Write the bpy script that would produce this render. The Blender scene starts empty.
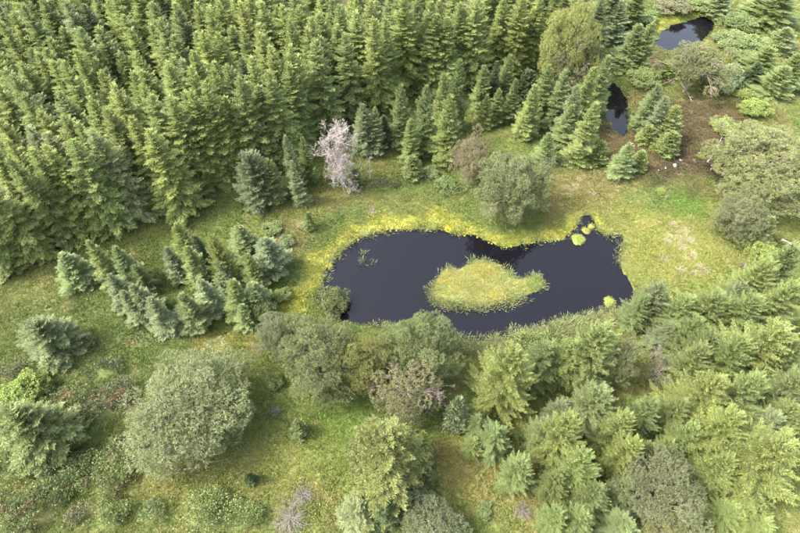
import bpy, math, random
import numpy as np

# ------------------------------------------------------------------ camera
scene = bpy.context.scene
COL = scene.collection
CAM_H, PITCH, LENS = 52.0, 52.0, 24.0
cam_d = bpy.data.cameras.new('camera')
cam_d.lens = LENS
cam_d.sensor_width = 36.0
cam_d.clip_start, cam_d.clip_end = 0.5, 6000.0
cam = bpy.data.objects.new('camera', cam_d)
cam.location = (0, 0, CAM_H)
cam.rotation_euler = (math.radians(90 - PITCH), 0, 0)
COL.objects.link(cam)
scene.camera = cam

# ------------------------------------------------------------------ sky, sun, exposure
SUN_EL, SUN_AZ = 52.0, 263.0          # azimuth clockwise from +Y: hazy sun from the left
world = bpy.data.worlds.new('World')
scene.world = world
world.use_nodes = True
wn = world.node_tree
wn.nodes.clear()
wo = wn.nodes.new('ShaderNodeOutputWorld')
wb = wn.nodes.new('ShaderNodeBackground')
ws = wn.nodes.new('ShaderNodeTexSky')
ws.sky_type = 'NISHITA'
ws.sun_disc = False
ws.sun_elevation = math.radians(SUN_EL)
ws.sun_rotation = math.radians(SUN_AZ)
ws.altitude = 200
ws.air_density = 1.0
ws.dust_density = 5.0
ws.ozone_density = 1.0
wb.inputs['Strength'].default_value = 0.15
whs = wn.nodes.new('ShaderNodeHueSaturation')          # thin high cloud: a paler sky all over
whs.inputs['Saturation'].default_value = 0.58
wn.links.new(ws.outputs[0], whs.inputs['Color'])
wn.links.new(whs.outputs[0], wb.inputs['Color'])
wn.links.new(wb.outputs[0], wo.inputs['Surface'])

sun_d = bpy.data.lights.new('sun', 'SUN')
sun_d.energy = 1.4
sun_d.angle = math.radians(9.0)
sun_d.color = (1.0, 0.95, 0.86)
sun = bpy.data.objects.new('sun', sun_d)
sun.location = (-60, 20, 90)
_e, _a = math.radians(SUN_EL), math.radians(SUN_AZ)
from mathutils import Vector
to_sun = Vector((math.sin(_a) * math.cos(_e), math.cos(_a) * math.cos(_e), math.sin(_e)))
sun.rotation_euler = to_sun.to_track_quat('Z', 'Y').to_euler()
COL.objects.link(sun)

vs = scene.view_settings
vs.view_transform = 'Standard'
vs.look = 'None'
vs.exposure = 2.82
vs.gamma = 1.0
vs.use_curve_mapping = False
scene.render.engine = 'CYCLES'
scene.cycles.max_bounces = 6
scene.cycles.diffuse_bounces = 3
scene.cycles.transmission_bounces = 3
scene.cycles.use_denoising = True

# ------------------------------------------------------------------ pixel -> place
F = 800.0 * LENS / 36.0
SP, CP = math.sin(math.radians(PITCH)), math.cos(math.radians(PITCH))


def ray(u, v):
    a, b = (u - 400.0) / F, (266.5 - v) / F
    return np.array([a, CP + b * SP, -SP + b * CP])


def at(u, v, z=0.0):
    d = ray(u, v)
    t = (z - CAM_H) / d[2]
    return d * t + np.array([0, 0, CAM_H])


def height_from(u, v, by):
    """height of a thing whose top is at row v and whose foot is at row by"""
    g, d = at(u, by), ray(u, v)
    return CAM_H + d[2] * g[1] / d[1]


def mpp(u, v, z=0.0):
    """metres per photo pixel at that point"""
    return float(np.linalg.norm(at(u, v, z) - np.array([0, 0, CAM_H]))) / F


# ------------------------------------------------------------------ noise and outlines
def vnoise(x, y, cell, seed):
    g = np.random.RandomState(seed).rand(128, 128)
    fx, fy = np.asarray(x) / cell, np.asarray(y) / cell
    ix, iy = np.floor(fx).astype(int), np.floor(fy).astype(int)
    tx, ty = fx - ix, fy - iy
    tx, ty = tx * tx * (3 - 2 * tx), ty * ty * (3 - 2 * ty)
    a, b = g[ix % 128, iy % 128], g[(ix + 1) % 128, iy % 128]
    c, d = g[ix % 128, (iy + 1) % 128], g[(ix + 1) % 128, (iy + 1) % 128]
    return (a * (1 - tx) + b * tx) * (1 - ty) + (c * (1 - tx) + d * tx) * ty


def fbm(x, y, cell, seed, o=3):
    s, w, t = 0.0, 1.0, 0.0
    for i in range(o):
        s = s + w * vnoise(x, y, cell / 2 ** i, seed + i)
        t += w
        w *= 0.55
    return s / t


def seg_dist(x, y, pts, closed=True):
    P = np.asarray(pts, float)[:, :2]
    n = len(P)
    best = np.full(np.shape(x), 1e9)
    for i in range(n if closed else n - 1):
        a, b = P[i], P[(i + 1) % n]
        d = b - a
        t = np.clip(((x - a[0]) * d[0] + (y - a[1]) * d[1]) / (d @ d + 1e-9), 0, 1)
        best = np.minimum(best, np.hypot(x - a[0] - t * d[0], y - a[1] - t * d[1]))
    return best


def inside(x, y, pts):
    P = np.asarray(pts, float)[:, :2]
    res = np.zeros(np.shape(x), bool)
    n = len(P)
    for i in range(n):
        (x0, y0), (x1, y1) = P[i], P[(i + 1) % n]
        c = ((y0 > y) != (y1 > y)) & (x < (x1 - x0) * (y - y0) / (y1 - y0 + 1e-12) + x0)
        res ^= c
    return res


def sdf(x, y, pts, pad=9.0):
    x, y = np.asarray(x, float), np.asarray(y, float)
    P = np.asarray(pts, float)[:, :2]
    lo, hi = P.min(0), P.max(0)
    bx = np.maximum(np.maximum(lo[0] - x, x - hi[0]), 0)
    by = np.maximum(np.maximum(lo[1] - y, y - hi[1]), 0)
    res = np.hypot(bx, by)
    k = res < pad                                      # only points near the outline need the exact distance
    if k.any():
        d = seg_dist(x[k], y[k], P)
        res[k] = np.where(inside(x[k], y[k], P), -d, d)
    return res


def world_pts(px):
    return [at(u, v)[:2] for u, v in px]


def smooth_closed(pts, n=3):
    P = np.asarray(pts, float)
    for _ in range(n):
        Q = np.empty((len(P) * 2, 2))
        N = np.roll(P, -1, 0)
        Q[0::2], Q[1::2] = P * .75 + N * .25, P * .25 + N * .75
        P = Q
    return P


POND = smooth_closed(world_pts([
    (317, 302), (321, 283), (329, 266), (340, 252), (354, 241), (372, 233), (392, 231), (412, 229), (432, 229),
    (446, 231), (462, 236), (472, 233), (482, 238), (494, 244), (508, 248), (522, 246), (534, 240), (548, 242),
    (562, 239), (571, 234), (576, 224), (583, 215), (592, 217), (597, 229), (606, 235), (616, 233), (626, 236),
    (622, 246), (619, 258), (622, 270), (628, 280), (635, 290), (633, 304), (620, 311), (602, 315), (580, 321),
    (555, 326), (528, 332), (502, 340), (478, 344), (455, 341), (430, 336), (405, 330), (380, 327), (352, 325),
    (330, 318)]), 2)
ISLAND = smooth_closed(world_pts([
    (431, 294), (436, 282), (443, 270), (450, 268), (456, 273), (464, 266), (476, 261), (488, 262), (499, 268), (508, 274),
    (518, 280), (528, 277), (538, 277), (543, 284), (538, 291), (528, 293), (520, 299), (500, 303), (478, 306),
    (456, 306), (440, 303)]), 2)
UPPER = smooth_closed(world_pts([
    (654, 46), (657, 36), (668, 28), (682, 23), (698, 17), (710, 18), (716, 27), (710, 36), (697, 45), (684, 51),
    (668, 52)]), 2)
CHANNEL = smooth_closed(world_pts([
    (609, 82), (616, 82), (622, 92), (628, 108), (628, 128), (624, 139), (616, 135), (608, 124), (604, 110),
    (607, 96)]), 2)
WOOD = np.array(world_pts([
    (-70, 318), (0, 286), (60, 262), (118, 233), (158, 211), (200, 190), (245, 184), (290, 168), (312, 150), (340, 128),
    (388, 112), (430, 98), (475, 88), (520, 72), (556, 58), (580, 50), (600, 30), (622, 4), (630, -40),
    (560, -90), (-200, -90)]))


def water_sd(x, y):
    wob = (fbm(x, y, 1.5, 71) - .5) * .8
    a = sdf(x, y, POND) + wob
    b = np.minimum(sdf(x, y, UPPER), sdf(x, y, CHANNEL)) + wob * 1.5
    return np.minimum(a, b)


def island_sd(x, y):
    return sdf(x, y, ISLAND) + (fbm(x, y, 1.2, 77) - .5) * .5


def bank(d):
    """height above the water for a signed distance from the water's edge"""
    return np.where(d < 0, np.maximum(d * 0.55, -1.1) - 0.05, 0.05 + 0.45 * (1 - np.exp(-np.maximum(d, 0) / 2.2)))


def ground_z(x, y):
    x, y = np.asarray(x, float), np.asarray(y, float)
    d = water_sd(x, y)
    r = np.clip(d / 4.0, 0, 1)
    z = bank(d) + r * ((fbm(x, y, 14, 5) - .5) * 1.6 + (fbm(x, y, 2.2, 9) - .5) * .45)
    return z


def gz(x, y):
    return float(ground_z(np.array([x]), np.array([y]))[0])


# ------------------------------------------------------------------ colours of the ground (plant cover, with tree shade painted into it in places)
def zone(x, y, px, py, rx, ry):
    c = at(px, py)
    r = np.hypot((x - c[0]) / rx, (y - c[1]) / ry) + (fbm(x, y, 2.5, int(px) % 50) - .5) * 1.1
    return np.clip(1.5 - r * 1.15, 0, 1)


def mix(a, b, w):
    return a * (1 - w[..., None]) + np.asarray(b) * w[..., None]


MOSS_LINES = [
    ([(296, 312), (308, 285), (322, 262), (338, 246), (356, 234), (380, 225), (410, 221), (440, 222), (468, 230), (482, 235)], 1.55),
    ([(486, 238), (500, 244), (520, 241), (545, 238), (568, 232), (576, 222)], 1.0),
    ([(592, 212), (604, 230), (622, 234)], .45),
    ([(655, 28), (680, 17), (705, 12), (718, 18)], 1.3),
]


def moss_weight(x, y):
    x, y = np.asarray(x, float), np.asarray(y, float)
    w = np.zeros(np.shape(x))
    nz = (fbm(x, y, 2.6, 31) - .5) * 4.5
    for pts, hw in MOSS_LINES:
        Q = np.array(world_pts(pts))
        k = (x > Q[:, 0].min() - 5) & (x < Q[:, 0].max() + 5) & (y > Q[:, 1].min() - 5) & (y < Q[:, 1].max() + 5)
        d = seg_dist(x[k], y[k], Q, closed=False) + nz[k] * min(1.0, hw * .8)
        w[k] = np.maximum(w[k], np.clip(1.4 - d / hw, 0, 1))
    return w


def cover_colour(x, y):
    n1, n2, n3 = fbm(x, y, 7, 21), fbm(x, y, 2.0, 22), fbm(x, y, .8, 23)
    c = np.zeros(np.shape(x) + (3,)) + np.array([.122, .152, .042])
    c = mix(c, [.165, .170, .050], np.clip((n1 - .45) * 4, 0, 1))          # yellowed grass
    c = mix(c, [.185, .145, .062], np.clip((n2 - .62) * 3.5, 0, .5))       # rusty stalks
    c = mix(c, [.095, .130, .040], np.clip((n3 - .60) * 3, 0, .5))         # green herbs
    for (px, py, rx, ry, col, k) in [
        (140, 330, 9, 7, (.105, .145, .042), .8), (60, 310, 8, 4, (.110, .140, .045), .7),
        (140, 265, 6, 4, (.100, .125, .035), .6), (65, 390, 10, 6, (.115, .145, .045), .6),  # first patch: the wood's shade on the grass strip, put into the colour
        (360, 415, 5, 3.2, (.110, .165, .036), .7), (320, 450, 5, 4, (.120, .160, .032), .6),
        (255, 410, 4, 5, (.105, .130, .035), .6),  # shadow on the right of the huge pine, painted into the grass colour
        (232, 345, 5, 1.6, (.205, .185, .050), .7), (200, 475, 7, 3, (.180, .172, .058), .6),
        (290, 480, 4, 5, (.190, .180, .055), .5), (420, 500, 4, 3, (.165, .180, .045), .5),
        (470, 470, 3.5, 4, (.200, .165, .055), .6), (470, 345, 6, 2, (.130, .160, .040), .5),
        (650, 240, 9, 6, (.205, .205, .055), .8), (690, 270, 9, 5, (.195, .205, .055), .7),
        (740, 225, 7, 6, (.190, .190, .055), .6), (688, 206, 3, 2.4, (.105, .165, .030), .8),
        (575, 195, 6, 4, (.200, .170, .060), .7), (600, 180, 6, 3, (.195, .160, .070), .6),
        (690, 163, 10, 6.5, (.066, .050, .030), 1.0), (700, 126, 10, 8, (.092, .070, .036), .95), (610, 100, 2.5, 6, (.09, .065, .035), .8),
        (648, 60, 5, 4, (.110, .085, .042), .8), (712, 40, 3, 4, (.110, .085, .042), .7), (612, 140, 3, 4, (.075, .058, .034), .9), (632, 150, 4, 6, (.120, .092, .042), .8), (640, 105, 3, 6, (.140, .110, .045), .7),
        (745, 90, 9, 6, (.150, .128, .052), .7), (780, 60, 12, 8, (.170, .150, .060), .6),
        (720, 45, 8, 7, (.150, .160, .050), .6), (600, 10, 6, 8, (.170, .140, .050), .5),
        (375, 165, 5, 4, (.165, .165, .045), .6), (330, 205, 5, 2, (.190, .165, .065), .6),
        (290, 250, 3, 3.5, (.200, .150, .070), .6), (400, 205, 8, 1.6, (.185, .180, .055), .5),
        (510, 105, 3, 4, (.190, .140, .055), .6), (160, 8, 5, 6, (.150, .100, .070), .9),
        (530, 490, 3, 4, (.170, .140, .050), .5), (710, 510, 2.2, 3, (.150, .110, .035), .6),
        (500, 345, 4, 1.2, (.24, .19, .09), .3),
    ]:
        c = mix(c, col, zone(x, y, px, py, rx, ry) * k)
    m = moss_weight(x, y)
    c = mix(c, [.240, .240, .042], m * .85)
    # needle litter and peat
    wd = sdf(x, y, WOOD)
    c = mix(c, [.055, .048, .026], np.clip(-wd / 2.5 + .3, 0, 1) * .95)
    d = water_sd(x, y)
    c = mix(c, [.030, .022, .016], np.clip(.35 - d * 1.8, 0, 1))
    return c * .95


def island_colour(x, y):
    d = island_sd(x, y)
    c = np.zeros(np.shape(x) + (3,)) + np.array([.265, .262, .080])
    c = mix(c, [.285, .262, .062], np.clip((fbm(x, y, 2.2, 61) - .45) * 5, 0, .8))
    c = mix(c, [.230, .260, .075], np.clip((fbm(x, y, 1.6, 64) - .52) * 5, 0, .8))
    e = at(536, 284)
    c = mix(c, [.185, .222, .055], np.clip(2.2 - np.hypot(x - e[0], y - e[1]) / .8, 0, 1))
    c = mix(c, [.035, .028, .018], np.clip(.2 + d * 2.5, 0, 1))
    return c


# ------------------------------------------------------------------ materials
MATS = {}


def new_mat(name):
    m = bpy.data.materials.new(name)
    m.use_nodes = True
    nt = m.node_tree
    nt.nodes.clear()
    out = nt.nodes.new('ShaderNodeOutputMaterial')
    MATS[name] = m
    return m, nt, out


def N(nt, t, **kw):
    n = nt.nodes.new(t)
    for k, v in kw.items():
        setattr(n, k, v)
    return n


def foliage_mat(name, source, trans=.30, vary=.55, rough=.55, spec=.25):
    """leaf colour from the object's own colour (source 'OBJ'), or from each clump's stored colour ('INST' / 'VERT')"""
    m, nt, out = new_mat(name)
    L = nt.links.new
    if source == 'OBJ':
        c = N(nt, 'ShaderNodeObjectInfo').outputs['Color']
    else:
        a = N(nt, 'ShaderNodeAttribute')
        a.attribute_name = 'col'
        a.attribute_type = 'INSTANCER' if source == 'INST' else 'GEOMETRY'
        c = a.outputs['Color']
    r = N(nt, 'ShaderNodeAttribute')
    r.attribute_name = 'rnd'
    mr = N(nt, 'ShaderNodeMapRange')
    mr.inputs['To Min'].default_value = 1 - vary / 2
    mr.inputs['To Max'].default_value = 1 + vary / 2
    L(r.outputs['Fac'], mr.inputs['Value'])
    hs = N(nt, 'ShaderNodeHueSaturation')
    L(c, hs.inputs['Color'])
    L(mr.outputs[0], hs.inputs['Value'])
    mh = N(nt, 'ShaderNodeMapRange')
    mh.inputs['To Min'].default_value = .485
    mh.inputs['To Max'].default_value = .515
    fr = N(nt, 'ShaderNodeMath', operation='FRACT')
    mu = N(nt, 'ShaderNodeMath', operation='MULTIPLY')
    mu.inputs[1].default_value = 7.13
    L(r.outputs['Fac'], mu.inputs[0]); L(mu.outputs[0], fr.inputs[0]); L(fr.outputs[0], mh.inputs['Value'])
    L(mh.outputs[0], hs.inputs['Hue'])
    b = N(nt, 'ShaderNodeBsdfPrincipled')
    b.inputs['Roughness'].default_value = rough
    b.inputs['Specular IOR Level'].default_value = spec
    t = N(nt, 'ShaderNodeBsdfTranslucent')
    mx = N(nt, 'ShaderNodeMixShader')
    mx.inputs[0].default_value = trans
    L(hs.outputs[0], b.inputs['Base Color']); L(hs.outputs[0], t.inputs['Color'])
    L(b.outputs[0], mx.inputs[1]); L(t.outputs[0], mx.inputs[2]); L(mx.outputs[0], out.inputs['Surface'])
    return m


def bark_mat(name, c1, c2, scale=3.0):
    m, nt, out = new_mat(name)
    L = nt.links.new
    tc = N(nt, 'ShaderNodeTexCoord')
    mp = N(nt, 'ShaderNodeMapping')
    mp.inputs['Scale'].default_value = (1, 1, .25)
    no = N(nt, 'ShaderNodeTexNoise')
    no.inputs['Scale'].default_value = scale * 3
    no.inputs['Detail'].default_value = 6
    cr = N(nt, 'ShaderNodeValToRGB')
    cr.color_ramp.elements[0].position, cr.color_ramp.elements[1].position = .35, .68
    cr.color_ramp.elements[0].color, cr.color_ramp.elements[1].color = (*c1, 1), (*c2, 1)
    b = N(nt, 'ShaderNodeBsdfPrincipled')
    b.inputs['Roughness'].default_value = .85
    b.inputs['Specular IOR Level'].default_value = .2
    bp = N(nt, 'ShaderNodeBump')
    bp.inputs['Strength'].default_value = .6
    bp.inputs['Distance'].default_value = .03
    L(tc.outputs['Object'], mp.inputs[0]); L(mp.outputs[0], no.inputs[0]); L(no.outputs[0], cr.inputs[0])
    L(cr.outputs[0], b.inputs['Base Color']); L(no.outputs[0], bp.inputs['Height']); L(bp.outputs[0], b.inputs['Normal'])
    L(b.outputs[0], out.inputs['Surface'])
    return m


foliage_mat('needles', 'OBJ', .35, .6)
foliage_mat('leaves', 'OBJ', .35, .6)
foliage_mat('tuft', 'INST', .30, .6)
foliage_mat('cushion', 'INST', .10, .4)
foliage_mat('painted_leaf', 'VERT', .25, .4)
bark_mat('spruce_bark', (.055, .042, .032), (.14, .115, .09))
bark_mat('pine_bark', (.10, .075, .055), (.28, .225, .175))
bark_mat('dead_wood', (.20, .172, .152), (.38, .335, .305))
bark_mat('grey_twig', (.095, .083, .068), (.185, .165, .138))
bark_mat('dead_brown', (.10, .084, .066), (.21, .182, .150))
bark_mat('pale_log', (.17, .155, .135), (.34, .31, .27))

m, nt, out = new_mat('ground')
L = nt.links.new
a = N(nt, 'ShaderNodeAttribute'); a.attribute_name = 'col'
tc = N(nt, 'ShaderNodeTexCoord')
n1 = N(nt, 'ShaderNodeTexNoise'); n1.inputs['Scale'].default_value = 2.2; n1.inputs['Detail'].default_value = 8; n1.inputs['Roughness'].default_value = .7
n2 = N(nt, 'ShaderNodeTexNoise'); n2.inputs['Scale'].default_value = 9.0; n2.inputs['Detail'].default_value = 5
L(tc.outputs['Object'], n1.inputs[0]); L(tc.outputs['Object'], n2.inputs[0])
mr = N(nt, 'ShaderNodeMapRange'); mr.inputs['From Min'].default_value = .3; mr.inputs['From Max'].default_value = .7
mr.inputs['To Min'].default_value = .55; mr.inputs['To Max'].default_value = 1.35
L(n1.outputs[0], mr.inputs['Value'])
mr2 = N(nt, 'ShaderNodeMapRange'); mr2.inputs['From Min'].default_value = .3; mr2.inputs['From Max'].default_value = .7
mr2.inputs['To Min'].default_value = .47; mr2.inputs['To Max'].default_value = .53
L(n2.outputs[0], mr2.inputs['Value'])
hs = N(nt, 'ShaderNodeHueSaturation')
L(a.outputs['Color'], hs.inputs['Color']); L(mr.outputs[0], hs.inputs['Value']); L(mr2.outputs[0], hs.inputs['Hue'])
b = N(nt, 'ShaderNodeBsdfPrincipled'); b.inputs['Roughness'].default_value = .9; b.inputs['Specular IOR Level'].default_value = .15
bp = N(nt, 'ShaderNodeBump'); bp.inputs['Strength'].default_value = .9; bp.inputs['Distance'].default_value = .12
L(n1.outputs[0], bp.inputs['Height']); L(bp.outputs[0], b.inputs['Normal'])
L(hs.outputs[0], b.inputs['Base Color']); L(b.outputs[0], out.inputs['Surface'])

m, nt, out = new_mat('peat_water')
L = nt.links.new
tc = N(nt, 'ShaderNodeTexCoord')
n1 = N(nt, 'ShaderNodeTexNoise'); n1.inputs['Scale'].default_value = 1.6; n1.inputs['Detail'].default_value = 4
L(tc.outputs['Object'], n1.inputs[0])
bp = N(nt, 'ShaderNodeBump'); bp.inputs['Strength'].default_value = .035; bp.inputs['Distance'].default_value = .05
L(n1.outputs[0], bp.inputs['Height'])
b = N(nt, 'ShaderNodeBsdfPrincipled')
b.inputs['Base Color'].default_value = (.0032, .0030, .0044, 1)
b.inputs['Roughness'].default_value = .03
b.inputs['IOR'].default_value = 1.333
L(bp.outputs[0], b.inputs['Normal'])
L(b.outputs[0], out.inputs['Surface'])

m, nt, out = new_mat('pale_stone')
L = nt.links.new
tc = N(nt, 'ShaderNodeTexCoord')
n1 = N(nt, 'ShaderNodeTexNoise'); n1.inputs['Scale'].default_value = 5; n1.inputs['Detail'].default_value = 8
cr = N(nt, 'ShaderNodeValToRGB')
cr.color_ramp.elements[0].color, cr.color_ramp.elements[1].color = (.18, .17, .17, 1), (.42, .40, .40, 1)
b = N(nt, 'ShaderNodeBsdfPrincipled'); b.inputs['Roughness'].default_value = .85
L(tc.outputs['Object'], n1.inputs[0]); L(n1.outputs[0], cr.inputs[0]); L(cr.outputs[0], b.inputs['Base Color']); L(b.outputs[0], out.inputs['Surface'])


# ------------------------------------------------------------------ mesh helpers
class Geo:
    """collects triangles with a random value for each leaf"""

    def __init__(self, seed=0):
        self.v, self.f, self.r, self.n = [], [], [], 0
        self.rs = np.random.RandomState(seed)

    def add(self, V, Fc, R=None):
        V = np.asarray(V, float)
        self.v.append(V)
        self.f.append(np.asarray(Fc, int) + self.n)
        self.r.append(np.full(len(V), .5) if R is None else R)
        self.n += len(V)

    def kites(self, P, D, Nn, ln, wd, fold=.25, R=None):
        """folded leaf-shaped faces: foot P, direction D, upper side Nn"""
        P, D, Nn = np.asarray(P, float), np.asarray(D, float), np.asarray(Nn, float)
        n = len(P)
        if n == 0:
            return
        D = D / (np.linalg.norm(D, axis=1, keepdims=True) + 1e-9)
        S = np.cross(D, Nn)
        S = S / (np.linalg.norm(S, axis=1, keepdims=True) + 1e-9)
        U = np.cross(S, D)
        ln = np.broadcast_to(np.asarray(ln, float), (n,))[:, None]
        wd = np.broadcast_to(np.asarray(wd, float), (n,))[:, None]
        mid = P + D * ln * .5 - U * wd * fold
        V = np.stack([P, mid - S * wd * .5, P + D * ln, mid + S * wd * .5], 1).reshape(-1, 3)
        i = np.arange(n)[:, None] * 4
        Fc = np.concatenate([i + [0, 1, 2], i + [0, 2, 3]], 0)
        R = self.rs.rand(n) if R is None else R
        self.add(V, Fc, np.repeat(R, 4))

    def tube(self, pts, rad, sides=5):
        P = np.asarray(pts, float)
        k = len(P)
        T = np.gradient(P, axis=0)
        T /= np.linalg.norm(T, axis=1, keepdims=True) + 1e-9
        ref = np.array([0, 0, 1.0]) if abs(T[0][2]) < .8 else np.array([1.0, 0, 0])
        A = np.cross(T, ref)
        A /= np.linalg.norm(A, axis=1, keepdims=True) + 1e-9
        B = np.cross(T, A)
        an = np.arange(sides) * 2 * math.pi / sides
        V = P[:, None] + (A[:, None] * np.cos(an)[None, :, None] + B[:, None] * np.sin(an)[None, :, None]) * np.asarray(rad, float)[:, None, None]
        V = V.reshape(-1, 3)
        Fc = []
        for j in range(k - 1):
            for s in range(sides):
                a, b_ = j * sides + s, j * sides + (s + 1) % sides
                Fc += [(a, b_, a + sides), (b_, b_ + sides, a + sides)]
        for s in range(1, sides - 1):
            Fc += [(0, s + 1, s), ((k - 1) * sides, (k - 1) * sides + s, (k - 1) * sides + s + 1)]
        self.add(V, Fc)

    def mesh(self, name, mat, smooth=False, col=None):
        V = np.concatenate(self.v)
        Fc = np.concatenate(self.f)
        me = make_mesh(name, V, Fc, smooth)
        at_ = me.attributes.new('rnd', 'FLOAT', 'POINT')
        at_.data.foreach_set('value', np.concatenate(self.r).astype(np.float32))
        me.materials.append(MATS[mat])
        return me


def make_mesh(name, V, Fc, smooth=False):
    V = np.ascontiguousarray(V, np.float32)
    Fc = np.ascontiguousarray(Fc, np.int32)
    me = bpy.data.meshes.new(name)
    me.vertices.add(len(V))
    me.vertices.foreach_set('co', V.ravel())
    k = Fc.shape[1]
    me.loops.add(Fc.size)
    me.loops.foreach_set('vertex_index', Fc.ravel())
    me.polygons.add(len(Fc))
    me.polygons.foreach_set('loop_start', np.arange(0, Fc.size, k, dtype=np.int32))
    if smooth:
        me.polygons.foreach_set('use_smooth', np.ones(len(Fc), bool))
    me.update(calc_edges=True)
    me.validate()
    return me


def set_col(me, C):
    at_ = me.attributes.new('col', 'FLOAT_COLOR', 'POINT')
    C4 = np.concatenate([C, np.ones((len(C), 1))], 1).astype(np.float32)
    at_.data.foreach_set('color', C4.ravel())


def link(name, data, parent=None, colour=None):
    o = bpy.data.objects.new(name, data)
    COL.objects.link(o)
    if parent is not None:
        o.parent = parent
    if colour is not None:
        o.color = (*colour, 1)
    return o


def tag(o, label=None, cat=None, group=None, kind=None):
    for k, v in (('label', label), ('category', cat), ('group', group), ('kind', kind)):
        if v:
            o[k] = v
    return o


def norm(a):
    a = np.asarray(a, float)
    return a / (np.linalg.norm(a, axis=-1, keepdims=True) + 1e-9)


# ------------------------------------------------------------------ ground, island, water
def axis(lo, hi, step, far_lo, far_hi):
    core = list(np.arange(lo, hi + step * .5, step))
    s, a = step, core[0]
    left = []
    while a > far_lo:
        s *= 1.35
        a -= s
        left.append(a)
    s, a = step, core[-1]
    right = []
    while a < far_hi:
        s *= 1.35
        a += s
        right.append(a)
    return np.array(left[::-1] + core + right)


def grid_mesh(name, xs, ys, zf, cf, mat, keep=None):
    X, Y = np.meshgrid(xs, ys)
    x, y = X.ravel(), Y.ravel()
    z = zf(x, y)
    V = np.stack([x, y, z], 1)
    nx, ny = len(xs), len(ys)
    i = (np.arange(ny - 1)[:, None] * nx + np.arange(nx - 1)[None, :]).ravel()
    Q = np.stack([i, i + 1, i + nx + 1, i + nx], 1)
    C = cf(x, y)
    if keep is not None:
        ok = keep(x, y)[Q].any(1)
        Q = Q[ok]
        used, inv = np.unique(Q, return_inverse=True)
        V, C, Q = V[used], C[used], inv.reshape(-1, 4)
    me = make_mesh(name, V, Q, True)
    set_col(me, C * (.78 - .30 * np.clip((np.hypot(V[:, 0], V[:, 1] - 55) - 75) / 40, 0, 1))[:, None])                               # thatch and peat between the tufts; far ground toned down in colour against overexposure
    me.materials.append(MATS[mat])
    return me


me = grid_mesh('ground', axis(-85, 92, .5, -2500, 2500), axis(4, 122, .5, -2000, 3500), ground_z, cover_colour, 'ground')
tag(link('ground', me), kind='structure')


def island_z(x, y):
    d = -island_sd(x, y)
    return np.where(d < 0, np.maximum(d * .6, -1.3), .28 * (1 - np.exp(-np.maximum(d, 0) / .5)) + (fbm(x, y, .8, 41) - .5) * .25 * np.clip(d / .6, 0, 1))


c0 = ISLAND.min(0) - 2, ISLAND.max(0) + 2
me = grid_mesh('island', np.arange(c0[0][0], c0[1][0], .16), np.arange(c0[0][1], c0[1][1], .16), island_z, island_colour, 'ground',
               keep=lambda x, y: island_sd(x, y) < 1.0)
tag(link('island', me), kind='structure')


def water(name, pts):
    P = np.asarray(pts)
    c = P.mean(0)
    lo, hi = P.min(0) - 1.5, P.max(0) + 1.5
    xs, ys = np.arange(lo[0], hi[0] + .5, .5), np.arange(lo[1], hi[1] + .5, .5)
    X, Y = np.meshgrid(xs, ys)
    x, y = X.ravel(), Y.ravel()
    ok = sdf(x, y, P) < 1.2
    nx, ny = len(xs), len(ys)
    i = (np.arange(ny - 1)[:, None] * nx + np.arange(nx - 1)[None, :]).ravel()
    Q = np.stack([i, i + 1, i + nx + 1, i + nx], 1)
    Q = Q[ok[Q].any(1)]
    used, inv = np.unique(Q, return_inverse=True)
    V = np.stack([x, y, np.zeros_like(x)], 1)[used]
    me = make_mesh(name, V, inv.reshape(-1, 4), True)
    me.materials.append(MATS['peat_water'])
    tag(link(name, me), kind='structure')


water('pond_water', POND)
water('upper_pond_water', UPPER)
water('channel_water', CHANNEL)


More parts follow.
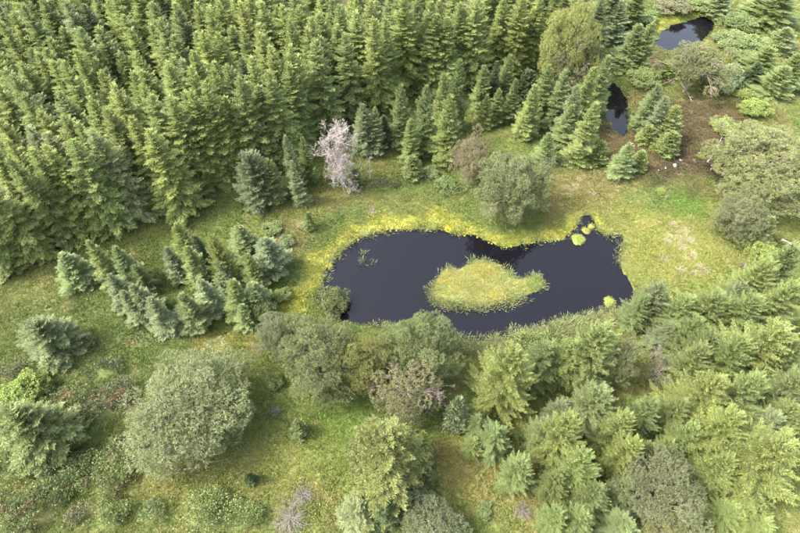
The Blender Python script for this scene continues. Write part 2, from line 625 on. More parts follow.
# ------------------------------------------------------------------ conifers
def conifer(h, R, seed, whorl=.6, per=7, power=.85, droop=.16, lift=.10, e_low=-4, e_top=50, tw=.13, dens=8.0,
            t0=.05, side=.42, loose=10, ragged=.16, hang=0.0, wl=.07, bare=0.0, sh=.17, subs=(.4, .7), j2min=.38):
    rs = np.random.RandomState(seed)
    crown, wood, trunk = Geo(seed), Geo(seed + 1), Geo(seed + 2)
    lean = rs.randn(2) * .012 * h
    def axis_at(z):
        q = z / h
        return np.array([lean[0] * q * q, lean[1] * q * q, z])
    zs = np.linspace(-.3, h * .985, 9)
    r0 = .02 * h + .03
    trunk.tube([axis_at(max(z, 0)) + [0, 0, min(z, 0)] for z in zs], [r0 * (1 - .93 * i / 8) for i in range(9)], 7)
    z = h * t0
    ang = rs.rand() * 6.28
    lob = rs.rand(3) * 6.28
    while z < h * .985:
        t = z / h
        nb = max(4, int(round(per * (1 - .35 * t))))
        for k in range(nb):
            zz = z + rs.uniform(-.4, .4) * whorl
            tt = np.clip(zz / h, .01, .99)
            ang += 2.399 + rs.uniform(-.35, .35)
            L = R * (1 - tt) ** power * rs.uniform(1 - ragged * 1.5, 1 + ragged) * (1 + .10 * math.sin(2 * ang + lob[0]) + .08 * math.sin(3 * ang + lob[1])) + .16
            if tt < .12:
                L *= .75 + 2 * tt
            e = math.radians(e_low + (e_top - e_low) * tt ** 1.6 + rs.uniform(-9, 9))
            n = max(4, int(L * dens))
            s = np.linspace(.08, 1, n)
            hx, hy = math.cos(ang), math.sin(ang)
            def pt(s):
                s = np.asarray(s)
                rr = L * s * math.cos(e)
                zq = L * (s * math.sin(e) - droop * s ** 1.6 + lift * s ** 4)
                return np.stack([hx * rr, hy * rr, zq], -1) + axis_at(zz)
            if L > .6:
                wood.tube(pt(np.array([0, .4, .8])), [.012 * L + .012, .008 * L + .008, .006], 3)
            if rs.rand() < bare:
                continue
            P = pt(s)
            T = norm(np.gradient(P, axis=0))
            lat = np.array([-hy, hx, 0])
            up = norm(np.cross(T, lat) * np.sign(np.cross(T, lat)[:, 2:3] + 1e-9))
            rb = rs.rand() * .5
            for sg in (-1, 1):
                j = s > .12
                m_ = int(j.sum())
                a = np.radians(rs.uniform(38, 68, m_))[:, None]
                D = T[j] * np.cos(a) + sg * lat * np.sin(a) + up[j] * (rs.uniform(-.25, .20, m_)[:, None] - hang)
                ln = (side * L * (1 - s[j]) ** .8 * np.clip(s[j] * 2.6, .3, 1) + sh) * rs.uniform(.7, 1.2, m_)
                crown.kites(P[j], D, up[j] + rs.randn(m_, 3) * .35, ln, tw * rs.uniform(.8, 1.4, m_) + wl * ln, .3, np.clip(rb + .5 * rs.rand(m_), 0, 1))
                # second order sprays half way along the longer side twigs
                j2 = ln > j2min
                if j2.any():
                    q = int(j2.sum())
                    Dn = norm(D[j2])
                    for fr_ in subs:
                        D2 = norm(Dn + T[j][j2] * rs.uniform(.2, 1.0, (q, 1)) + rs.randn(q, 3) * .35)
                        crown.kites(P[j][j2] + Dn * ln[j2][:, None] * fr_, D2, up[j][j2] + rs.randn(q, 3) * .4, ln[j2] * rs.uniform(.3, .55, q), tw * 1.05, .3, np.clip(rb + .5 * rs.rand(q), 0, 1))
            m_ = int(L * loose)
            if m_:
                q = rs.uniform(.0, 1.0, m_)
                P2 = pt(q)
                D = norm(np.array([hx, hy, .3]) * .8 + rs.randn(m_, 3) * .6 + np.array([0, 0, .25 - hang]))
                crown.kites(P2, D, np.array([0, 0, 1.0]) + rs.randn(m_, 3) * .5, rs.uniform(.14, .32, m_), tw, .3, np.clip(rb + .5 * rs.rand(m_), 0, 1))
            # end tassel
            D = norm(np.tile(T[-1], (4, 1)) + rs.randn(4, 3) * .35)
            crown.kites(np.tile(P[-1], (4, 1)) - T[-1] * .06, D, np.tile(up[-1], (4, 1)) + rs.randn(4, 3) * .3, rs.uniform(.18, .34, 4), tw, .3)
        q = 16                                               # short shoots that hide the stem
        an = rs.rand(q) * 6.283
        D = norm(np.stack([np.cos(an), np.sin(an), rs.uniform(.1, 1.3, q)], 1))
        crown.kites(axis_at(z) + np.stack([np.zeros(q), np.zeros(q), rs.uniform(0, whorl, q)], 1), D, rs.randn(q, 3), rs.uniform(.25, .5, q) + .2 * (1 - t), tw * 1.3, .3)
        z += whorl * (1 - .45 * t) * rs.uniform(.85, 1.15)
    top = axis_at(h * .985)
    D = norm(np.array([[0, 0, 1.0]] * 7) + rs.randn(7, 3) * np.array([.45, .45, .1]))
    crown.kites(np.tile(top, (7, 1)) - [0, 0, .15], D, rs.randn(7, 3), rs.uniform(.25, .5, 7), tw * .9, .2)
    return trunk, wood, crown


PROTO = {}


def true_size(g):
    V = np.concatenate(g.v)
    return float(V[:, 2].max()), 2 * float(np.percentile(np.hypot(V[:, 0], V[:, 1]), 98))


def proto_conifer(kind, n, h, R, mat='needles', **kw):
    L_ = []
    for i in range(n):
        hh = h
        t, w, c = conifer(hh, R, 100 + sum(map(ord, kind)) * 7 + i * 13, **kw)
        th, twd = true_size(c)
        L_.append(dict(h=th, w=twd, parts=[('trunk', t.mesh(kind + '_trunk', 'spruce_bark', True), False),
                                            ('branches', w.mesh(kind + '_branches', 'spruce_bark'), False),
                                            ('crown', c.mesh(kind + '_crown', mat), True)]))
    PROTO[kind] = L_


proto_conifer('tall', 6, 15, 2.9, whorl=.56, per=8, droop=.22, lift=.12, tw=.078, dens=10, t0=.06, power=.61, side=.34, ragged=.26, wl=.05, sh=.14, loose=14, subs=(.3, .55, .8), j2min=.3)
proto_conifer('young', 5, 9, 2.0, whorl=.40, per=8, droop=.10, lift=.12, e_low=2, e_top=55, tw=.068, dens=12, t0=.02, power=.66, ragged=.28, wl=.04, sh=.13, loose=14, subs=(.3, .55, .8), j2min=.28)
proto_conifer('broad', 3, 7, 3.2, whorl=.40, per=9, droop=.08, lift=.10, e_low=4, e_top=50, tw=.075, dens=13, t0=.02, power=.55, ragged=.13, wl=.02, side=.30, sh=.13, loose=16, subs=(.25, .45, .65, .85), j2min=.28)
proto_conifer('larch', 4, 11, 3.0, whorl=.38, per=8, droop=.06, lift=.22, e_low=8, e_top=60, tw=.047, dens=15, t0=.04, power=.52, side=.24, loose=40, ragged=.30, wl=.01, sh=.10, subs=(.3, .55, .8), j2min=.24)
proto_conifer('sapling', 3, 2.4, .85, whorl=.2, per=7, droop=.05, lift=.1, e_low=12, e_top=60, tw=.075, dens=14, t0=.02, power=.7, loose=16)


# ------------------------------------------------------------------ pines, broadleaf bushes
def dome(h, w, seed, pads=60, tufts=75, tuft_len=.24, tuft_w=.055, leaf=False, fill=1.0, twigs=1.0, low=.12, lump=.18, pad_r=.15, spikes=7):
    rs = np.random.RandomState(seed)
    crown, wood, trunk = Geo(seed), Geo(seed + 1), Geo(seed + 2)
    a, zc = w / 2, h * (.5 + low * .3)
    fork = np.array([rs.randn() * .04 * w, rs.randn() * .04 * w, h * .32])
    r0 = .028 * h + .03
    trunk.tube([[0, 0, -.3], [0, 0, 0], fork * .5 + [rs.randn() * .05, rs.randn() * .05, 0], fork, fork + [rs.randn() * .2, rs.randn() * .2, h * .2]],
               [r0 * 1.25, r0 * 1.1, r0 * .9, r0 * .75, r0 * .45], 7)
    lob = rs.rand(3) * 6.283
    ga = rs.rand() * 6
    limbs = []
    nl = 8
    for i in range(nl):
        an = ga + i * 2.399
        el = rs.uniform(.1, 1.2)
        tip = fork + np.array([math.cos(an) * math.cos(el) * a * .55, math.sin(an) * math.cos(el) * a * .55, (h - fork[2]) * .60 * math.sin(el) + h * .08])
        midp = fork * .5 + tip * .5 + rs.randn(3) * .05 * w + [0, 0, -.04 * h]
        wood.tube([fork + [0, 0, rs.uniform(-.1, .1) * h], midp, tip], [r0 * .55, r0 * .38, r0 * .2], 5)
        limbs += [midp, tip]
    limbs = np.array(limbs)
    for i in range(pads):
        q = (i + .5) / pads
        zz = 1 - q * (1 + low * 2.2)                       # from the top of the dome down past the rim
        an = ga + i * 2.399963 + rs.uniform(-.3, .3)
        rr = math.sqrt(max(0, 1 - max(zz, -.9) ** 2))
        sc = (1 + rs.uniform(-lump * 1.6, lump * .6)) * (1 + .13 * math.sin(2 * an + lob[0]) + .09 * math.sin(3 * an + lob[1]) + .07 * math.sin(5 * an + 4 * zz + lob[2]))
        c = np.array([math.cos(an) * rr * a * sc, math.sin(an) * rr * a * sc, zc + zz * (h - zc) * sc])
        if zz < 0:
            c[2] = zc + zz * zc * .9
        n0 = norm(c - np.array([0, 0, zc * .75]))
        b0 = limbs[np.argmin(((limbs - c) ** 2).sum(1))]
        if twigs > 0:
            mid = b0 * .5 + c * .5 + rs.randn(3) * .03 * w
            wood.tube([b0, mid, c - n0 * .1], [r0 * .2, r0 * .13, .012], 4)
        if rs.rand() > fill:
            for _ in range(int(16 * twigs)):
                e = c + rs.randn(3) * pad_r * w * .55
                wood.tube([c * .7 + b0 * .3, (c + e) / 2 + rs.randn(3) * .1, e], [.03, .02, .008], 3)
            continue
        pr = pad_r * w * rs.uniform(.75, 1.2)
        m_ = tufts
        U = rs.randn(m_, 3)
        U = norm(U)
        U[:, 2] = U[:, 2] * .8 + .25
        U = norm(U)
        rad = pr * rs.uniform(.55, 1.0, (m_, 1)) ** .6
        P = c + U * rad * np.array([1, 1, .62])
        out_ = norm(U * .7 + n0 * .5 + [0, 0, .45])
        rb = rs.rand() * .45
        for _ in range(3 if twigs else 0):
            j = rs.randint(m_)
            wood.tube([c - n0 * pr * .4, (c + P[j]) / 2 + rs.randn(3) * .05, P[j]], [.028, .02, .008], 3)
        for s_ in range(spikes):
            D = norm(out_ + rs.randn(m_, 3) * (.75 if not leaf else .9))
            crown.kites(P + rs.randn(m_, 3) * .05, D, rs.randn(m_, 3) * .6 + out_, tuft_len * rs.uniform(.7, 1.25, m_),
                        tuft_w * rs.uniform(.8, 1.4, m_), .25, np.clip(rb + .55 * rs.rand(m_), 0, 1))
    return trunk, wood, crown


def proto_dome(kind, n, h, w, bark='pine_bark', mat='needles', **kw):
    L_ = []
    for i in range(n):
        t, wd, c = dome(h, w, 900 + sum(map(ord, kind)) * 5 + i * 17, **kw)
        th, twd = true_size(c)
        L_.append(dict(h=th, w=twd, parts=[('trunk', t.mesh(kind + '_trunk', bark, True), False),
                                        ('branches', wd.mesh(kind + '_branches', bark), False),
                                        ('crown', c.mesh(kind + '_crown', mat), True)]))
    PROTO[kind] = L_


proto_dome('pine', 4, 8, 9, pads=110, low=.3, tufts=70, pad_r=.115, tuft_len=.24, tuft_w=.046, lump=.26, spikes=10)
proto_dome('sparse_pine', 2, 9, 8, pads=60, tufts=75, pad_r=.12, tuft_len=.25, tuft_w=.058, spikes=9, lump=.34, fill=.62, twigs=1.0, low=.2)
proto_dome('grey_pine', 2, 7, 8, pads=75, tufts=55, pad_r=.13, tuft_len=.24, tuft_w=.055, spikes=8, lump=.28, fill=.80, twigs=1.2, low=.3)
proto_dome('bush', 3, 2.4, 3.2, bark='spruce_bark', mat='leaves', pads=42, tufts=60, pad_r=.16, tuft_len=.15, tuft_w=.09, leaf=True, spikes=5, lump=.25, low=.3)
proto_dome('small_bush', 2, 1.1, 1.6, bark='spruce_bark', mat='leaves', pads=22, tufts=34, pad_r=.2, tuft_len=.13, tuft_w=.08, leaf=True, spikes=5, lump=.3, low=.3)


def bare_tree(h, w, seed, depth=4, r0=.16, mat='dead_wood', n1=16, rmin=.013):
    rs = np.random.RandomState(seed)
    trunk, wood = Geo(seed), Geo(seed + 1)
    zs = np.linspace(0, 1, 7)
    lean = rs.randn(2) * .05 * h
    ax = np.stack([lean[0] * zs ** 2, lean[1] * zs ** 2, zs * h * .95], 1)
    ax[0, 2] = -.3
    trunk.tube(ax, r0 * (1 - .85 * zs), 7)

    def grow(p, d, L, r, lev):
        k = 4
        pts = [p]
        q = p.copy()
        dd = d.copy()
        for i in range(k):
            dd = norm(dd + rs.randn(3) * .22 + [0, 0, .05])
            q = q + dd * L / k
            pts.append(q.copy())
        rr = [max(r * (1 - .7 * i / k), rmin) for i in range(k + 1)]
        wood.tube(pts, rr, 4 if lev < 2 else 3)
        if lev >= depth:
            return
        for i in range(5 if lev < 2 else 4):
            j = rs.randint(1, k + 1)
            nd = norm(dd * .6 + rs.randn(3) * .75)
            grow(pts[j], nd, L * rs.uniform(.35, .6), max(r * .5, rmin), lev + 1)

    for i in range(n1):
        t = rs.uniform(.12, .97)
        p = np.array([np.interp(t, zs, ax[:, c]) for c in range(3)])
        an = i * 2.399
        L = w / 2 * math.sqrt(max(.1, 1 - .85 * (2 * (t - .52)) ** 2)) * rs.uniform(.65, 1.0)
        grow(p, norm([math.cos(an), math.sin(an), rs.uniform(-.1, .7)]), L, r0 * .38, 2 if depth < 4 else 1)
    th, twd = true_size(wood)
    return dict(h=th, w=twd, parts=[('trunk', trunk.mesh('dead_trunk', mat, True), False), ('branches', wood.mesh('dead_branches', mat), False)])


PROTO['dead'] = [bare_tree(8, 6.5, 5, depth=4, n1=44, r0=.13, rmin=.014)]
PROTO['snag'] = [bare_tree(4, 1.8, 8, depth=3, r0=.09, n1=9)]
PROTO['brown_dead'] = [bare_tree(4.5, 4.5, 11, depth=4, r0=.12, mat='dead_brown', n1=12)]
PROTO['grey_scrub'] = [bare_tree(.9, 1.7, 21, depth=3, r0=.03, mat='grey_twig', n1=60, rmin=.007), bare_tree(1.0, 2.2, 25, depth=3, r0=.03, mat='grey_twig', n1=70, rmin=.007)]

TINT = {
    'g': (.150, .192, .068), 'l': (.180, .226, .076), 'b': (.172, .210, .102), 'd': (.085, .115, .048),
    'y': (.196, .232, .072), 'p': (.146, .166, .070), 'w': (.162, .204, .080), 'o': (.156, .160, .078),
    'v': (.182, .232, .060), 'k': (.130, .150, .074), 'c': (.200, .236, .104),
}
rnd = random.Random(4)
KINDS = {
    'tall': ('spruce_tree', 'spruce'), 'young': ('spruce_tree', 'spruce'), 'broad': ('spruce_tree', 'spruce'),
    'larch': ('larch_tree', 'larch'), 'sapling': ('spruce_sapling', 'sapling'), 'pine': ('pine_tree', 'pine'),
    'sparse_pine': ('pine_tree', 'pine'), 'grey_pine': ('pine_tree', 'pine'), 'bush': ('bush', 'bush'),
    'small_bush': ('bush', 'bush'), 'dead': ('dead_tree', 'dead tree'), 'snag': ('dead_tree', 'dead tree'),
    'brown_dead': ('dead_tree', 'dead tree'), 'grey_scrub': ('dead_shrub', 'dead shrub'),
}
PLACED = []                # x, y, radius of everything that stands on the ground


def stand(kind, x, y, h, w, tint, label, group, var=None):
    lst = PROTO[kind]
    p = lst[rnd.randrange(len(lst)) if var is None else var % len(lst)]
    nm, cat = KINDS[kind]
    root = link(nm, None)
    root.empty_display_size = .5
    root.location = (x, y, gz(x, y) - .04)
    root.rotation_euler = (rnd.gauss(0, .018), rnd.gauss(0, .018), rnd.uniform(0, 6.283))
    root.scale = (w / p['w'], w / p['w'], h / p['h'])
    tag(root, label, cat, group)
    base = np.array(TINT[tint]) if isinstance(tint, str) else np.array(tint)
    j = rnd.uniform(.88, 1.12)
    c = base * j * (np.array([1.24, 1.2, 1.12]) if kind == 'tall' else 1.0 if kind == 'larch' else .92 if kind == 'broad' else 1.10 if kind == 'young' else 1.0) * np.array([rnd.uniform(.97, 1.05), 1, rnd.uniform(.92, 1.04)])
    for part, me_, painted in p['parts']:
        link(part, me_, root, c if painted else None)
    PLACED.append((x, y, w / 2, h))
    return root


def tree(kind, tint, u, v, h=None, by=None, w=None, label='', group=None, var=None, ref=None):
    """u, v: photo position of the tip (conifers) or of the crown's middle (domes); by: row where its foot stands"""
    if h is None:
        h = height_from(u, v, by)
    f = ref if ref is not None else (1.0 if by is not None or kind in ('tall', 'young', 'broad', 'larch', 'sapling') else .6)
    if kind == 'young' and u < 282 and v > 220:        # the open clumps on the left: shorter, bushier trees
        h *= .64
        w *= 1.10
    if w is None:
        w = h * .45
    else:                                              # given in photo pixels
        w = w * mpp(u, v, h * .5) * (.88 if f == 1.0 else 1.04)
    p = at(u, v, h * f)
    return stand(kind, p[0], p[1], h, w, tint, label, group, var)


# ------------------------------------------------------------------ the dense wood
G_IN = 'tall spruces crowded in the dense wood'
TONE = {'g': 'mid-green', 'l': 'light yellow-green', 'b': 'bluish', 'd': 'dark green', 'c': 'pale grey-green', 'y': 'yellow-green', 'w': 'green'}
WOOD_ONES = [
    # tip x, tip y, tone, height, own label (or None: one of the crowd)
    (6, 6, 'b', 17, 'bluish tall spruce in the top left corner of the wood'),
    (42, 4, 'g', 17, 'green tall spruce between two bluish ones, top left of the wood'),
    (66, 2, 'b', 18, 'blue-grey tall spruce with a long narrow crown, second bluish one from top left corner'),
    (86, 8, 'd', 17, None), (121, 15, 'l', 16, 'bright spruce standing before the dark gap at the wood\'s top left'),
    (101, 27, 'l', 15, None), (131, 29, 'l', 15, None), (153, 26, 'l', 16, None), (73, 49, 'l', 18, None), (38, 54, 'l', 17, None),
    (24, 62, 'l', 17, None), (9, 71, 'g', 17, None), (118, 89, 'l', 18, None), (133, 76, 'l', 17, None), (97, 59, 'g', 16, None),
    (20, 96, 'g', 18, None), (92, 101, 'l', 18, None), (145, 86, 'l', 18, None), (60, 92, 'g', 17, None),
    (173, 4, 'l', 18, None), (196, 6, 'l', 18, None), (208, 10, 'l', 17, None), (221, 5, 'l', 18, None),
    (243, 7, 'y', 18, 'brightest yellow-green spruce near the top edge of the wood'), (262, 5, 'l', 18, None),
    (284, 9, 'l', 18, None), (297, 8, 'l', 18, None), (289, 22, 'l', 18, None), (312, 21, 'l', 18, None), (218, 33, 'l', 18, None),
    (201, 36, 'l', 18, None), (262, 29, 'l', 18, None), (178, 65, 'b', 17, 'bluish spruce tip standing alone among yellow-green ones in mid wood'),
    (168, 67, 'l', 18, None), (193, 58, 'l', 18, None), (250, 61, 'l', 19, None), (214, 70, 'l', 19, None), (207, 86, 'l', 19, None),
    (292, 46, 'l', 19, None), (275, 49, 'l', 19, None), (305, 30, 'l', 18, None), (240, 79, 'g', 19, None), (228, 67, 'g', 19, None),
    (341, 8, 'l', 18, None), (356, 16, 'l', 18, None), (376, 20, 'l', 19, None), (368, 4, 'l', 18, None),
    (404, -6, 'l', 20, 'broad drooping spruce at the wood\'s edge, behind the row of young spruces'),
    (430, 4, 'g', 18, None), (446, 18, 'g', 16, None), (463, 2, 'l', 17, None), (481, 0, 'l', 17, None),
    (505, -4, 'g', 16, None), (522, -6, 'g', 16, None), (541, -8, 'l', 16, None), (588, -12, 'g', 15, None), (622, -24, 'd', 14, None), (570, -20, 'g', 16, None), (603, 0, 'd', 14, 'dark spruce beside the yellow-topped pine at the top'),
    (8, 140, 'l', 18, None), (47, 135, 'c', 17, 'pale grey-green spruce tip near the left edge of the wood'), (66, 142, 'l', 18, None),
    (88, 129, 'c', 18, 'pale silvery spruce among greener ones, left half of the wood\'s front'),
    (129, 116, 'l', 18, None), (150, 129, 'l', 17, None), (40, 113, 'l', 17, None), (26, 134, 'b', 16, None), (33, 152, 'l', 17, None),
    (4, 118, 'l', 17, None), (106, 108, 'l', 18, None), (170, 100, 'l', 18, None), (190, 94, 'l', 18, None), (266, 74, 'g', 19, None),
    (320, 40, 'g', 16, None), (338, 30, 'g', 16, None),
]
wood_xy = []
crowd, front_tips = [], []


def pixel(x, y, z):
    d_ = np.array([x, y, z - CAM_H])
    k = d_[1] * CP - d_[2] * SP
    return 400 + F * d_[0] / k, 266.5 - F * (d_[1] * SP + d_[2] * CP) / k



def wood_tree(x, y, h, tone, label):
    wood_xy.append((x, y))
    o = stand('tall', x, y, h, rnd.uniform(5.3, 6.7) * (1.25 if label and 'broad' in label else 1), tone, label, 'tall spruces of the dense wood')
    if label is None:
        crowd.append((o, tone, *pixel(x, y, h)))
    elif 'front row' in label:
        front_tips.append(pixel(x, y, h))


for u, v, tone, h, lab in WOOD_ONES:
    h *= .80
    p = at(u, v, h)
    wood_tree(p[0], p[1], h, tone, lab)

# front row along the wood's edge, left to right
FRONT = [(16, 268), (46, 257), (76, 244), (104, 229), (130, 217), (157, 203), (186, 187), (217, 180), (248, 176), (274, 166),
         (302, 150), (327, 134), (352, 122), (386, 106), (428, 94), (468, 86), (506, 76), (544, 60)]
ORD = ['first', 'second', 'third', 'fourth', 'fifth', 'sixth', 'seventh', 'eighth', 'ninth', 'tenth', 'eleventh', 'twelfth', 'thirteenth',
       'fourteenth', 'fifteenth', 'sixteenth', 'seventeenth', 'eighteenth', 'nineteenth', 'twentieth']
ORD += ['twenty-' + q for q in ORD[:9]] + ['thirtieth'] + ['thirty-' + q for q in ORD[:9]]
for i, (u, v) in enumerate(FRONT):
    p = at(u, v)
    tone = rnd.choice('gglg')
    wood_tree(p[0], p[1], rnd.uniform(12.5, 15.0), tone,
              '%s spruce with drooping boughs, %s from left in the wood\'s front row' % (TONE[tone], ORD[i]))

fill = np.random.RandomState(12)
xs, ys = fill.uniform(-84, 42, 12000), fill.uniform(30, 106, 12000)
ok = (sdf(xs, ys, WOOD) < -2.0)
for x, y in zip(xs[ok], ys[ok]):
    if min((x - a_) ** 2 + (y - b_) ** 2 for a_, b_ in wood_xy) > 2.9 ** 2 and (-45 < pixel(x, y, 14.)[0] < 700) and pixel(x, y, 14.)[1] > -38:
        t_ = fill.rand()
        wood_tree(float(x), float(y), fill.uniform(11.5, 15.5), 'l' if t_ < .55 else 'g' if t_ < .86 else 'w' if t_ < .95 else 'd', None)

# every spruce behind the front row is told by the front-row spruce it rises above and its rank from there
cols = {}
for o, tone, u, v in crowd:
    k = min(range(len(front_tips)), key=lambda q: abs(front_tips[q][0] - u))
    cols.setdefault(k, []).append((-v, o.name, o, tone))
for k, lst in cols.items():
    for r_, (_, _, o, tone) in enumerate(sorted(lst, key=lambda q: q[:2])):
        rank = 'next' if r_ == 0 else ORD[r_]
        o['label'] = '%s spruce inside the wood, %s tip upwards above the front row\'s %s spruce' % (TONE[tone], rank, ORD[k])

# ------------------------------------------------------------------ young spruces along the front of the wood
T = tree
T('broad', 'b', 250, 155, by=208, w=46, label='broad bluish young spruce against the wood, left of the dead tree')
T('young', 'g', 270, 163, by=207, w=28, label='green young spruce half hidden behind the broad bluish one by the wood')
T('young', 'b', 288, 142, by=196, w=24, label='blue-green young spruce, taller one just left of the dead tree')
T('young', 'g', 303, 141, by=188, w=22, label='green young spruce tucked behind the dead tree on its left')
T('young', 'b', 294, 167, by=210, w=22, label='small silvery spruce before the two just left of the dead tree')
T('young', 'b', 362, 106, by=156, w=30, label='dark bluish young spruce just right of the dead tree')
T('young', 'b', 374, 111, by=157, w=26, label='bluish young spruce, right one of the pair beside the dead tree')
T('young', 'g', 400, 88, by=152, w=28, label='leftmost of the taller young spruces in the row behind the pond')
T('young', 'l', 411, 120, by=164, w=26, label='bright small spruce in front of the row behind the pond')
T('young', 'g', 426, 84, by=154, w=28, label='mid-green young spruce, second of the tall ones from left behind the pond')
T('young', 'l', 445, 75, by=140, w=28, label='light young spruce behind the brightest one of the row')
T('young', 'g', 460, 60, by=132, w=26, label='hindmost young spruce of the row, against the dark wood')
T('young', 'l', 449, 96, by=164, w=36, label='brightest and biggest young spruce in front, left of the brownish pine')
T('young', 'd', 384, 118, by=150, w=26, label='dark young spruce in the shade behind the row\'s left end')
T('sapling', 'w', 413, 157, by=180, w=24, label='small round bluish spruce at the foot of the young spruce row')
T('small_bush', 'w', 432, 174, h=1.6, w=18, label='low green bush beside the small round spruce')
T('small_bush', 'g', 445, 184, h=1.5, w=20, label='low green bush at the left foot of the brownish pine')
T('sapling', 'w', 355, 172, by=190, w=18, label='dark green small bush-like spruce right of the dead tree')
T('young', 'g', 509, 54, by=104, w=24, label='tallest of the young spruces under the wood, right of the row')
T('young', 'd', 497, 60, by=108, w=22, label='dark young spruce beside the tallest one under the wood')
T('young', 'g', 485, 66, by=112, w=24, label='left young spruce of the cluster under the wood')
T('young', 'g', 517, 79, by=124, w=22, label='green pointed spruce, right one of the cluster front')
T('young', 'l', 500, 89, by=126, w=20, label='light small spruce in the middle of the cluster front')
T('young', 'l', 487, 95, by=130, w=20, label='light small spruce, left one of the cluster front')
T('sapling', 'd', 530, 70, by=104, w=30, label='dark spruce at the foot of the yellow-topped pine')

# clump left of the channel
T('young', 'l', 536, 86, by=140, w=30, label='bright young spruce at the left end of the channel clump')
T('young', 'w', 550, 68, by=124, w=30, label='green young spruce at the back left of the channel clump')
T('young', 'w', 568, 73, by=132, w=30, label='green young spruce in the middle of the channel clump')
T('young', 'b', 580, 88, by=146, w=28, label='bluish young spruce in the channel clump, left of the brightest')
T('young', 'l', 592, 69, by=134, w=30, label='tall light young spruce at the back of the channel clump')
T('young', 'w', 608, 55, by=118, w=30, label='green young spruce leaning over the channel\'s narrow end')
T('young', 'l', 594, 104, by=164, w=36, label='brightest young spruce at the front of the channel clump')
T('young', 'w', 572, 108, by=152, w=28, label='mid-green young spruce, front left of the channel clump\'s brightest')
T('sapling', 'l', 602, 143, by=166, w=22, label='small bright spruce at the front corner of the channel clump')
T('young', 'l', 527, 115, by=140, w=24, label='short pale spruce just behind the round pine above the pond')
T('young', 'w', 548, 138, by=170, w=24, label='small blue-green spruce peeping out right behind the round pine')

# right of the channel
T('young', 'w', 641, 24, by=70, w=34, label='tall green spruce between the channel and the upper pond')
T('young', 'g', 653, 22, by=74, w=26, label='green spruce at the left corner of the upper pond')
T('young', 'b', 622, 2, by=44, w=30, label='bluish spruce behind the tall one by the upper pond')
T('bush', 'l', 644, 76, h=3, w=30, label='light green bushy spruce before the tall one right of the channel')
T('sapling', 'v', 668, 62, by=76, w=28, label='bright green low bush below the upper pond')
T('young', 'w', 660, 86, by=132, w=28, label='left taller spruce of the clump right of the channel')
T('young', 'b', 668, 99, by=140, w=26, label='bluish spruce in the clump right of the channel')
T('young', 'l', 676, 108, by=144, w=30, label='light spruce on the right side of the clump right of the channel')
T('sapling', 'l', 650, 128, by=146, w=20, label='small light spruce at the left foot of the clump right of the channel')
T('sapling', 'l', 674, 133, by=156, w=24, label='small light spruce in front of the clump right of the channel')
T('young', 'w', 630, 146, by=178, w=30, label='small spruce standing alone below the channel\'s lower end')
T('sapling', 'l', 643, 152, by=172, w=20, label='short pale sapling touching the lone spruce below the channel')
T('sapling', 'v', 653, 148, by=153, w=9, label='tiny bright sapling between the clump and the lone spruce')

# pines and special trees
T('grey_pine', 'o', 569, 58, h=12, w=56, ref=.55, label='brownish pine boughs below the yellow crown at the top')
T('pine', (.205, .224, .070), 574, 20, h=15, w=54, ref=.8, label='yellow-topped broad pine standing out of the wood at the top')
T('sparse_pine', 'p', 697, 65, h=8.5, w=60, ref=.62, label='spreading pine with bare grey limbs before the upper pond')
T('bush', 'b', 722, 76, h=4, w=36, label='bluish bushy spruce right behind the bare-limbed pine')
T('pine', 'p', 513, 183, h=10, w=78, ref=.60, label='big round grey-green pine on the bank above the pond')
T('grey_pine', (.165, .158, .082), 470, 157, h=8, w=46, ref=.6, label='brownish half-bare pine left of the big round pine')
T('dead', 'g', 336, 128, by=192, w=50, label='pale grey dead tree with dense bare twigs before the wood')
T('snag', 'g', 369, 158, by=184, w=14, label='small thin dead tree just right of the pale dead tree')
T('snag', 'g', 517, 128, by=142, w=8, label='thin grey snag sticking up behind the round pine')
T('pine', 'p', 768, 160, h=9, w=96, ref=.6, label='widest grey-green pine at the right edge above the meadow')
T('pine', 'k', 745, 213, h=6.5, w=50, ref=.6, label='smaller grey pine in front of the widest one at right')
T('young', 'w', 773, 218, by=246, w=30, label='dark green spruce at the right foot of the smaller grey pine')
T('bush', 'v', 760, 252, h=2.6, w=26, label='bright low bush below the smaller grey pine')
T('grey_scrub', 'k', 743, 267, h=.9, w=11, label='small dark dead shrub alone on the right meadow')

# upper right scrub
UR = 'scattered young conifers in the upper right scrub'
T('young', 'w', 725, -8, by=17, w=28, label='spruce by the top edge, right of the upper pond')
T('bush', 'g', 742, 22, h=2.2, w=30, label='green bush right of the upper pond, below the top-edge spruce')
T('bush', 'g', 740, 42, h=2.6, w=38, label='green spreading bush in the middle of the upper right scrub')
T('bush', 'g', 752, 58, h=2.0, w=26, label='lower green bush just below the scrub\'s spreading bush')
T('larch', 'g', 784, -6, by=26, w=44, label='dark dense tree in the top right corner')
T('young', 'g', 760, 0, by=18, w=26, label='conifer left of the dark tree in the top right corner')
T('young', 'w', 790, 28, by=52, w=30, label='green conifer at the right edge below the top corner')
T('young', 'd', 760, 64, by=88, w=24, label='dark small spruce in the upper right scrub')
T('young', 'g', 785, 68, by=98, w=32, label='green spruce beside the fallen logs at the right edge')
T('young', 'l', 800, 56, by=88, w=30, label='light spruce cut by the right edge above the fallen logs')
T('larch', 'l', 770, 48, by=76, w=30, label='light feathery conifer behind the dark small spruce')
T('bush', 'v', 752, 112, h=2.0, w=24, label='bright green bush left above the widest pine')
T('small_bush', 'v', 722, 130, h=1.2, w=24, label='yellowish low bush near the leaning dead log')
T('small_bush', 'v', 742, 95, h=1.2, w=20, label='light low bush on the brown scrub above the widest pine')
T('small_bush', 'v', 700, 157, h=.7, w=8, label='tiny round green bush beside the leaning dead log')
